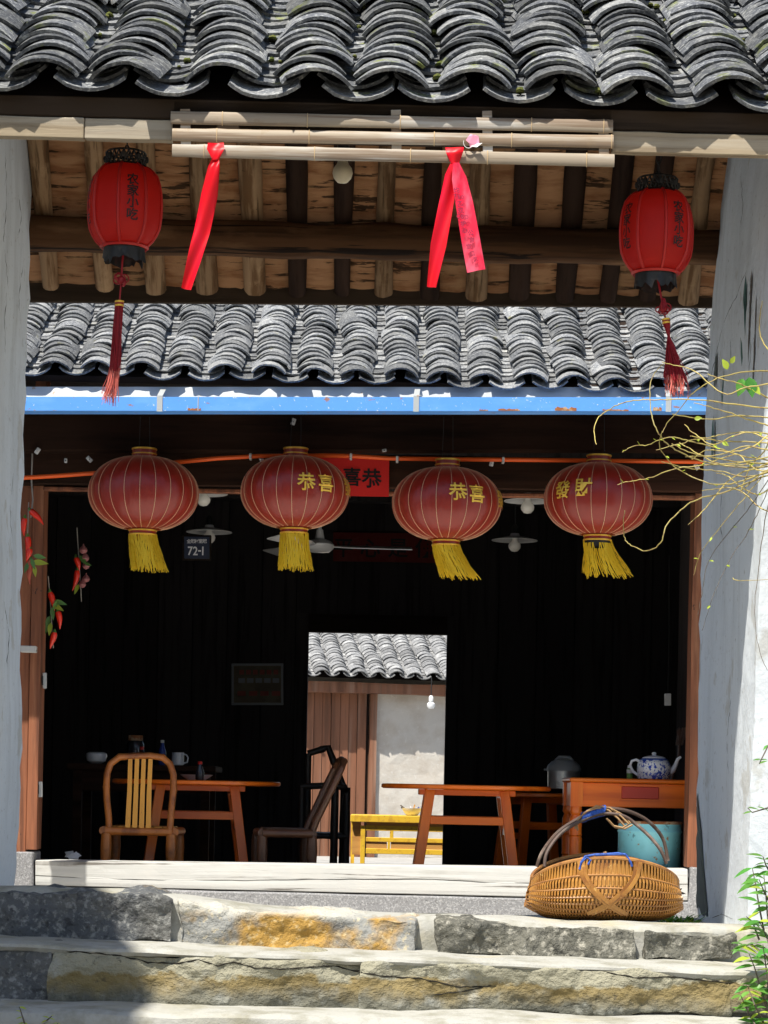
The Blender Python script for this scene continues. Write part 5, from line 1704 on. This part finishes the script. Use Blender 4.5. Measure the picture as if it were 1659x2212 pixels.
jar('white_mug', 384, 13.55, zc1 + .001, [(.03, 0), (.036, .005), (.036, .075), (.033, .075), (.031, .01)], m_china, 'white mug on the back counter', 'mug', extra=hnd)
jar('white_bowl', 208, 13.55, zc1 + .001, [(.03, 0), (.055, .015), (.064, .045), (.06, .06), (.045, .068)], m_china, 'upturned white bowl at the left end of the back counter', 'bowl')
tz2 = P(829.5, 1694, 12.75).z + .001
jar('soy_bottle', 432, 12.6, tz2, [(.022, 0), (.024, .005), (.024, .045), (.012, .075), (.01, .085)], m_glass_d, 'small sauce bottle with red cap on the left round table', 'bottle', [(.0125, .086), (.0125, .1), (.01, .102)], m_redcap)
jar('dinner_plate', 425, 12.75, tz2, [(.05, 0), (.055, .004), (.09, .028), (.092, .03), (.085, .028), (.05, .008)], m_china, 'shallow white dish on the left round table', 'dish')
# litter, broom and leaning poles
t = thing('crumpled_bag', 'crumpled pale plastic bag on the floor behind the threshold', 'bag', P(160, 1856, 12.0))
mb = MB()
for i in range(7):
    a = i * .9
    c = P(157 + 7 * math.cos(a), 1848 + 4 * math.sin(a * 1.7), 12.0 + .02 * math.sin(a))
    mb.add([c + Vector((.03 * math.cos(a + q), .01 * math.sin(q), .02 * math.sin(a + q))) for q in (0, 1.6, 3.1, 4.5)], [(0, 1, 2, 3)])
obj(mb, 'film', m_paperw, t)
t = thing('bamboo_broom', 'brown broom leaning behind the right post', 'broom', P(1470, 1860, 12.6))
obj(MB().tube([P(1448, 1690, 12.6), P(1466, 1640, 12.6), P(1468, 1590, 12.6)], .008, 6), 'handle', m_cane_d, t)
mb = MB(); rg = random.Random(4)
strands(mb, P(1467, 1610, 12.6), .02, P(1474, 1575, 12.6), .03, 40, .004, rg)
tag(obj(mb, 'bristles', m_cane_d, t), None, None, None, 'stuff')

# ================================================================== bench and things in the back courtyard
Y = 18.6
t = thing('carved_bench', 'yellow painted open-panelled bench in the sunlit back yard', 'bench', P(860, 1870, Y))
def b2(x0, y0, x1, y1, d0, d1, name, m, **k):
    a, b = P(x0, y1, Y), P(x1, y0, Y)
    return obj(MB().box(a.x, b.x, Y + d0, Y + d1, a.z, b.z), name, m, t, **k)
zbt = -.45
b2(757, 1764, 968, 1775, -.03, .42, 'bench_top', m_yellowwood, bev=.004)
b2(760, 1776, 780, 1846, .03, .05, 'side_panel', m_brownpanel)
xw = lambda px: P(px, 1800, Y).x
zw = lambda py: P(860, py, Y).z
for px in (784, 963):
    obj(MB().box(xw(px - 5), xw(px + 5), Y, Y + .04, zbt, zw(1785)), 'leg', m_yellowwood, t, bev=.003)
for px in (760, 963):
    obj(MB().box(xw(px - 3), xw(px + 5), Y + .34, Y + .38, zbt, zw(1776)), 'leg', m_yellowwood, t)
for (y0, y1) in ((1786, 1794), (1812, 1818), (1836, 1844)):
    b2(790, y0, 957, y1, .002, .036, 'rail', m_yellowwood, bev=.003)
for px in (846, 909):
    b2(px - 4, 1795, px + 4, 1811, .003, .034, 'strut', m_yellowwood, bev=.002)
for px in (840, 914):
    b2(px - 3, 1819, px + 3, 1835, .003, .034, 'strut', m_yellowwood, bev=.002)
for (a, b) in ((791, 836), (844, 910), (918, 956)):
    b2(a, 1819.2, b, 1834.8, .012, .022, 'panel', m_brownpanel, bev=.003)
b2(792, 1778, 958, 1784, .004, .03, 'apron', m_brownpanel)
zt4 = P(860, 1764, Y).z
c = Vector((P(890, 1764, Y).x, Y + .1, zt4 + .001))
bw = thing('enamel_bowl', 'pale bowl full of tools on the yellow bench', 'bowl', c)
obj(MB().lathe([(.03, 0), (.04, .003), (.075, .05), (.082, .07), (.079, .07), (.07, .05), (.035, .008)], 24, c, closed=False), 'bowl', m_china, bw)
for (a, l, m) in ((-.9, .12, m_twig_d), (-1.1, .1, m_iron), (.25, .09, m_cane_l), (.8, .08, m_bluecord), (-.2, .07, m_paperw)):
    obj(MB().bar(c + Vector((.01 * a, 0, .03)), c + Vector((l * math.sin(a), 0, .045 + l * math.cos(a) * .6)), .016, .01), 'tool', m, bw)
c = P(931, 1522, 25.6)
yb = thing('yard_bulb', 'white light bulb hanging under the eave of the far house', 'bulb', c)
obj(MB().lathe([(.002, -.05), (.03, -.045), (.045, -.02), (.045, .008), (.03, .024)], 18, c), 'glass', m_enamel, yb)
obj(MB().lathe([(.022, .026), (.026, .04), (.026, .08), (.015, .1)], 12, c, closed=True), 'socket', m_clip, yb)
obj(MB().tube([c + Vector((0, 0, .1)), c + Vector((0, 0, .3))], .006, 6), 'cable', m_cable, yb)

# ================================================================== woven basket on the landing
BX = P(1304, 1980, 6.33).x
by = 6.34
bz = land_z(BX, by) + .004
bk = thing('woven_basket', 'golden split bamboo basket with tall cane handle on the landing', 'basket', (BX, by, bz))
a_, d_, h_ = .196, .15, .17
def bsurf(u, v, lift=0.0):
    """u 0..pi from the left end to the right end, v 0..1 front rim - belly - back rim"""
    x = -math.cos(u)
    s = math.sin(u) ** .5
    th = math.pi * v
    # rim is higher in the middle, ends tuck in
    zr = h_ * (.60 + .4 * math.sin(u) ** 1.2)
    belly = math.sin(th) ** .55
    r = 1 + lift
    yy = -d_ * math.cos(th) * s * (1 + .22 * math.sin(th)) * r
    zz = zr * (1 - belly * (.25 + .75 * s) * r) + (1 - s) * .0
    zz = zr - (zr * belly) * (1 - .3 * abs(math.cos(u)) ** 6) * r
    return Vector((BX + x * a_ * (1 + .1 * belly) * r, by + yy, bz + zz + .003))
mb = MB()
NW = 116
NRIB = 19
for w in range(NW):
    u0 = math.pi * (w + .5) / NW
    pts, sds = [], []
    ns = 46
    for i in range(ns + 1):
        v = i / ns
        tt = 1 - abs(2 * v - 1)
        u = u0 + (math.pi / 2 - u0) * .46 * tt ** 1.3
        wav = .02 * math.cos(math.pi * (v * NRIB * 1.0) + math.pi * (w % 2))
        pts.append(bsurf(u, v, wav))
    vv = []
    hw = .0026
    rings = []
    for i, p in enumerate(pts):
        d = (pts[min(i + 1, ns)] - pts[max(i - 1, 0)]).normalized()
        nrm = (p - Vector((BX, by, bz + h_ * .55))).normalized()
        s = d.cross(nrm).normalized()
        nrm = s.cross(d)
        rings.append([p - s * hw - nrm * .0006, p + s * hw - nrm * .0006, p + s * hw + nrm * .0008, p - s * hw + nrm * .0008])
    mb.loft(rings)
wv = obj(mb, 'weave', m_basket, bk)
mb = MB()
mb.sheet([[bsurf(.1 + (math.pi - .2) * i / 30, j / 24, -.05) for i in range(31)] for j in range(25)])
obj(mb, 'shade_shell', m_basket_shade, bk)  # dark shell added inside so gaps in the weave look shaded
tag(wv, None, None, None, 'stuff')
for k in range(NRIB):
    v = (k + .5) / NRIB
    if k in (0, NRIB - 1): pass
    pts = [bsurf(.08 + (math.pi - .16) * i / 40, v, .002) for i in range(41)]
    obj(MB().tube(pts, .0028, 6), 'rib', m_basket_r, bk)
for v in (0.0, 1.0):
    pts = [bsurf(.05 + (math.pi - .1) * i / 40, v, .0) + Vector((0, 0, .002)) for i in range(41)]
    obj(MB().tube(pts, .0055, 7), 'rim', m_basket_r, bk)
# flat lid band and crossed straps at the front
def strap(p0, p1, w, name='strap', m=m_basket):
    pts = []
    for i in range(13):
        t = i / 12
        u = p0[0] + (p1[0] - p0[0]) * t
        v = p0[1] + (p1[1] - p0[1]) * t
        pts.append(bsurf(u, v, .03))
    rings = []
    for i, p in enumerate(pts):
        d = (pts[min(i + 1, 12)] - pts[max(i - 1, 0)]).normalized()
        nrm = (p - Vector((BX, by + .02, bz + h_ * .5))).normalized()
        s = d.cross(nrm).normalized(); nrm = s.cross(d)
        rings.append([p - s * w / 2, p + s * w / 2, p + s * w / 2 + nrm * .0016, p - s * w / 2 + nrm * .0016])
    obj(MB().loft(rings), name, m, bk)
h = math.pi / 2
for du in (0, .05):
    strap((h - .42 + du, .0), (h + .2 + du, .27), .011)
    strap((h + .42 - du, .0), (h - .2 - du, .27), .011)
pts = [bsurf(h - .42 + .84 * i / 14, .0, -.03) + Vector((0, .002, -.004)) for i in range(15)]
obj(MB().strip(pts, .026, (0, .15, 1), .003), 'wooden_lip', m_basket_r, bk)
obj(MB().bar(bsurf(h + .02, .02) + Vector((.0, .02, 0)), bsurf(h + .0, .02) + Vector((-.012, .03, .055)), .009, .004, (0, 1, 0)), 'splint_end', m_rope, bk)
# handle: two canes from each end, lashed at the top
kx = 6.33
def hp(px, py, Y=6.33): return P(px, py, Y)
for pts, r, nm in (([hp(1160, 1872, 6.28), hp(1172, 1840, 6.28), hp(1205, 1798), hp(1250, 1768), hp(1290, 1748), hp(1335, 1748), hp(1372, 1758, 6.36), hp(1405, 1778, 6.38), hp(1432, 1812, 6.4), hp(1443, 1860, 6.4)], .0052, 'handle_cane'),
                   ([hp(1176, 1872, 6.24), hp(1182, 1840, 6.25), hp(1212, 1800, 6.28), hp(1258, 1772, 6.3), hp(1300, 1758, 6.3), hp(1345, 1762, 6.3), hp(1378, 1784, 6.3), hp(1408, 1812, 6.28), hp(1428, 1838, 6.26), hp(1440, 1866, 6.26)], .0048, 'handle_cane')):
    sm = []
    for i in range(len(pts) - 1):
        p0, p1, p2, p3 = pts[max(0, i - 1)], pts[i], pts[i + 1], pts[min(len(pts) - 1, i + 2)]
        for q in range(6):
            t = q / 6
            sm.append(.5 * ((2 * p1) + (-p0 + p2) * t + (2 * p0 - 5 * p1 + 4 * p2 - p3) * t * t + (-p0 + 3 * p1 - 3 * p2 + p3) * t ** 3))
    sm.append(pts[-1])
    obj(MB().tube(sm, r, 8), nm, m_handle, bk)
mb = MB()
for i in range(15):
    p = hp(1258 + i * 3.4, 1764 - i * .95 + (2.0 if i < 3 else 0), 6.31)
    ring = [p + Vector((.002 * math.sin(q * 5), .013 * math.cos(q * 2 * math.pi / 10), .0135 * math.sin(q * 2 * math.pi / 10))) for q in range(11)]
    mb.tube(ring, .0024, 6, cap=False)
obj(mb, 'cord_wrapping', m_bluecord, bk)
for pts in ([(1242, 1790), (1252, 1770), (1268, 1752), (1290, 1745), (1315, 1750), (1335, 1768), (1350, 1786)], [(1248, 1794), (1246, 1776), (1262, 1756), (1288, 1741), (1318, 1745), (1340, 1762), (1358, 1780)],
            [(1310, 1768), (1325, 1784), (1345, 1788), (1362, 1778), (1345, 1760), (1322, 1748)], [(1315, 1772), (1330, 1788), (1350, 1790), (1366, 1782)]):
    obj(MB().tube([hp(x, y, 6.3) + Vector((0, .006 * math.sin(i * 2), 0)) for i, (x, y) in enumerate(pts)], .0028, 6), 'lashing', m_rope, bk)
for pts in ([(1252, 1878), (1256, 1862), (1264, 1850), (1285, 1846), (1310, 1845), (1335, 1843), (1352, 1846), (1362, 1862), (1365, 1872)], [(1254, 1864), (1268, 1852), (1276, 1858), (1270, 1868)], [(1286, 1847), (1320, 1846), (1350, 1845)]):
    cpts = [hp(x, y, 6.19) for x, y in pts]
    obj(MB().tube(cpts, .0034, 6), 'cord', m_bluecord, bk)

# ================================================================== weeds and vines
def tuft(name, label, c, n, hgt, spread, m, seed, cat='weeds'):
    rg = random.Random(seed)
    t = thing(name, label, cat, c)
    c = Vector(c)
    for k in range(n):
        a = rg.uniform(0, 6.28)
        b = c + Vector((spread * rg.uniform(-1, 1), .03 * rg.uniform(-1, 1), 0))
        d = Vector((math.cos(a) * .7, math.sin(a) * .5 - .2, rg.uniform(.25, 1)))
        L = rg.uniform(.35, 1) * hgt
        obj(leafmesh(b + Vector((0, 0, .3 * hgt * rg.random())), d, (0, 0, 1), L, L * .3, .25, 4), 'leaf', m if rg.random() < .7 else m_leaf_y, t)
    return t
cw = P(1468, 1972, 6.6)
tuft('weed_clump', 'low green weeds on the landing between basket and right wall', (cw.x, 6.62, land_z(cw.x, 6.62)), 60, .05, .055, m_leaf, 3)
cw = P(1440, 1950, 6.55)
t = thing('dark_sprig', 'dark leafy sprig rising behind the right end of the basket', 'weeds', (cw.x, 6.55, landing_z(cw.x)))
obj(MB().tube([(cw.x, 6.55, landing_z(cw.x)), P(1446, 1950, 6.55), P(1462, 1928, 6.55)], .0015, 5), 'stem', m_twig_d, t)
for (x, y, a) in ((1442, 1948, 60), (1450, 1938, 110), (1458, 1930, 130), (1462, 1928, 85), (1455, 1942, 50)):
    obj(leafmesh(P(x, y, 6.55), (math.sin(R(a)), -.3, -math.cos(R(a))), (0, -1, .3), .026, .009, .1, 4), 'leaf', m_twig_d, t)

def leafy_plant(name, label, stems, Y, seed, L0=.055, m=m_leaf, dens=1.0):
    rg = random.Random(seed)
    base = P(stems[0][0][0], stems[0][0][1], Y)
    t = thing(name, label, 'plant', base)
    for st in stems:
        pts = [P(x, y, Y + rg.uniform(-.03, .03)) for x, y in st]
        obj(MB().tube(pts, [.0028 - .0018 * i / (len(pts) - 1) for i in range(len(pts))], 5), 'stem', m_twig_d, t)
        n = max(2, int((len(pts) - 1) * 2.2 * dens))
        for k in range(n + 1):
            f = .12 + .88 * k / n
            q = f * (len(pts) - 1)
            i = min(int(q), len(pts) - 2)
            p = pts[i].lerp(pts[i + 1], q - i)
            for sgn in (-1, 1):
                if rg.random() < .2: continue
                d = Vector((sgn * rg.uniform(.5, 1) - .15, rg.uniform(-.7, .2), rg.uniform(-.45, .45)))
                L = L0 * rg.uniform(.55, 1.2)
                obj(leafmesh(p, d, (rg.uniform(-.3, .3), -.5, 1), L, L * rg.uniform(.3, .42), .2, 5), 'leaf', m if rg.random() < .85 else m_leaf_y, t)
    return t
leafy_plant('wall_plant', 'leafy green plant at the right edge beside the top step', [[(1650, 2010), (1640, 1960), (1632, 1910), (1625, 1875)], [(1660, 2000), (1655, 1940), (1650, 1890)], [(1640, 2030), (1625, 1990), (1612, 1980)]], 5.7, 5, .045)
leafy_plant('wall_plant', 'yellowish green plant at the lower right corner of the steps', [[(1660, 2190), (1645, 2140), (1630, 2090), (1618, 2060)], [(1650, 2210), (1630, 2170), (1615, 2130)], [(1662, 2150), (1655, 2090), (1648, 2040)], [(1640, 2230), (1618, 2190), (1600, 2150)], [(1670, 2220), (1655, 2180), (1660, 2130)]], 5.62, 6, .045, m_leaf, 1.4)
leafy_plant('wall_plant', 'dense pointed leaves at the right edge above the second step', [[(1668, 2080), (1650, 2060), (1625, 2040), (1600, 2045)], [(1668, 2060), (1655, 2020), (1640, 1990)], [(1668, 1960), (1652, 1930), (1640, 1900)], [(1672, 1900), (1655, 1870), (1648, 1850)]], 5.66, 15, .042, m_leaf, 1.2)
leafy_plant('wall_plant', 'thin dark stem with few leaves at mid height on the right edge', [[(1690, 1560), (1665, 1600), (1645, 1640), (1640, 1650)], [(1690, 1720), (1660, 1745), (1625, 1755), (1615, 1745)]], 5.6, 8, .03, m_leaf, .5)
leafy_plant('step_weed', 'small bright weed at the left end of the lowest step', [[(60, 2230), (50, 2200), (42, 2175)], [(90, 2230), (100, 2205), (112, 2195)], [(120, 2235), (125, 2210)]], 5.52, 9, .02, m_leaf_y, 1.0)

vine = thing('climbing_vine', 'tangle of bare yellow vine twigs reaching in from the right edge', 'vine', P(1660, 1030, 5.5))
TW = [
    [(1665, 1005), (1600, 1010), (1530, 1000), (1480, 985), (1445, 965), (1425, 935), (1410, 905), (1404, 870), (1406, 830), (1415, 800), (1432, 784)],
    [(1665, 995), (1600, 985), (1540, 965), (1490, 950), (1455, 945), (1430, 950), (1400, 960), (1370, 965), (1345, 978)],
    [(1665, 880), (1600, 875), (1520, 865), (1440, 862), (1380, 862), (1340, 870), (1310, 885), (1290, 905), (1284, 930), (1287, 958)],
    [(1665, 800), (1600, 805), (1540, 820), (1500, 850), (1470, 880), (1440, 915), (1428, 935)],
    [(1665, 830), (1610, 840), (1560, 850), (1500, 800), (1460, 790), (1430, 780)],
    [(1665, 1015), (1590, 1040), (1530, 1045), (1470, 1020), (1440, 995), (1425, 960), (1430, 930)],
    [(1665, 1020), (1600, 1050), (1560, 1065), (1510, 1080), (1470, 1100), (1440, 1140), (1425, 1175), (1395, 1192), (1365, 1180), (1350, 1160), (1345, 1130), (1352, 1105)],
    [(1665, 960), (1610, 955), (1560, 950), (1510, 945), (1470, 955), (1420, 970)],
    [(1665, 1000), (1600, 1000), (1540, 985), (1490, 975), (1450, 960)],
    [(1665, 985), (1590, 1000), (1500, 1005), (1450, 1015), (1400, 1030), (1360, 1040), (1335, 1045)],
    [(1665, 1010), (1620, 1060), (1580, 1110), (1540, 1160), (1510, 1200), (1500, 1240)],
    [(1665, 1030), (1620, 1090), (1570, 1150), (1530, 1210), (1520, 1280), (1510, 1330)],
    [(1665, 1040), (1640, 1100), (1610, 1160), (1570, 1220), (1540, 1290), (1515, 1360)],
    [(1665, 1060), (1650, 1140), (1640, 1230), (1630, 1320), (1640, 1400), (1655, 1450)],
    [(1665, 920), (1620, 910), (1570, 890), (1530, 880), (1500, 870)],
    [(1665, 860), (1620, 840), (1590, 825), (1555, 815), (1530, 810)],
    [(1665, 940), (1620, 935), (1580, 945), (1540, 960), (1500, 940), (1480, 915)],
    [(1665, 975), (1610, 965), (1550, 985), (1480, 985)],
    [(1665, 1020), (1610, 1030), (1560, 1020), (1520, 1015), (1480, 1010), (1430, 1000)],
    [(1665, 760), (1650, 740), (1640, 700), (1648, 650)],
    [(1665, 905), (1600, 900), (1540, 905), (1500, 900), (1450, 895)],
    [(1580, 1250), (1600, 1251), (1665, 1252)],
]
rg = random.Random(12)
for q in range(9):
    y0 = 1000 + rg.gauss(0, 45)
    ln = rg.uniform(60, 230)
    y1 = 985 + rg.gauss(0, 75)
    TW.append([(1665 - ln * i / 5, y0 + (y1 - y0) * i / 5 + 14 * math.sin(i * 1.1 + q)) for i in range(6)])
for k, tw in enumerate(TW):
    Yb = 5.45 + rg.uniform(-.1, .1)
    pts = [P(x + rg.uniform(-3, 3), y + rg.uniform(-3, 3), Yb + .05 * math.sin(i * .9 + k)) for i, (x, y) in enumerate(tw)]
    sm = []
    for i in range(len(pts) - 1):
        p0, p1, p2, p3 = pts[max(0, i - 1)], pts[i], pts[i + 1], pts[min(len(pts) - 1, i + 2)]
        for q in range(5):
            t = q / 5
            sm.append(.5 * ((2 * p1) + (-p0 + p2) * t + (2 * p0 - 5 * p1 + 4 * p2 - p3) * t * t + (-p0 + 3 * p1 - 3 * p2 + p3) * t ** 3) + Vector((rg.uniform(-1, 1), 0, rg.uniform(-1, 1))) * .0012)
    sm.append(pts[-1])
    r0 = .0019 if k not in (10, 11, 12, 13, 21) else .0012
    b = obj(MB().tube(sm, [r0 * (1 - .55 * i / len(sm)) for i in range(len(sm))], 6), 'branch', m_twig if k not in (11, 12, 13) else m_twig_d, vine)
    if k in (10, 11, 12, 1, 5, 7, 9, 16, 8):
        for q in range(3, len(sm), 6):
            if rg.random() < .7:
                d = Vector((rg.uniform(-1, 1), -.5, rg.uniform(-.6, .8)))
                obj(leafmesh(sm[q], d, (0, -.6, 1), rg.uniform(.009, .017), rg.uniform(.005, .009), .1, 3), 'bud_leaf', m_leaf_y, b)
for (x, y, L, a) in ((1618, 815, .05, 10), (1605, 818, .045, -15), (1625, 832, .03, 40), (1572, 798, .028, -150), (1578, 785, .02, 150), (1500, 905, .018, 100), (1560, 955, .018, 60)):
    obj(leafmesh(P(x, y, 5.4), (math.sin(R(a)), -.25, -math.cos(R(a))), (.2, -1, .2), L, L * .62, .1, 6), 'leaf', m_leaf if L > .035 else m_leaf_y, vine)
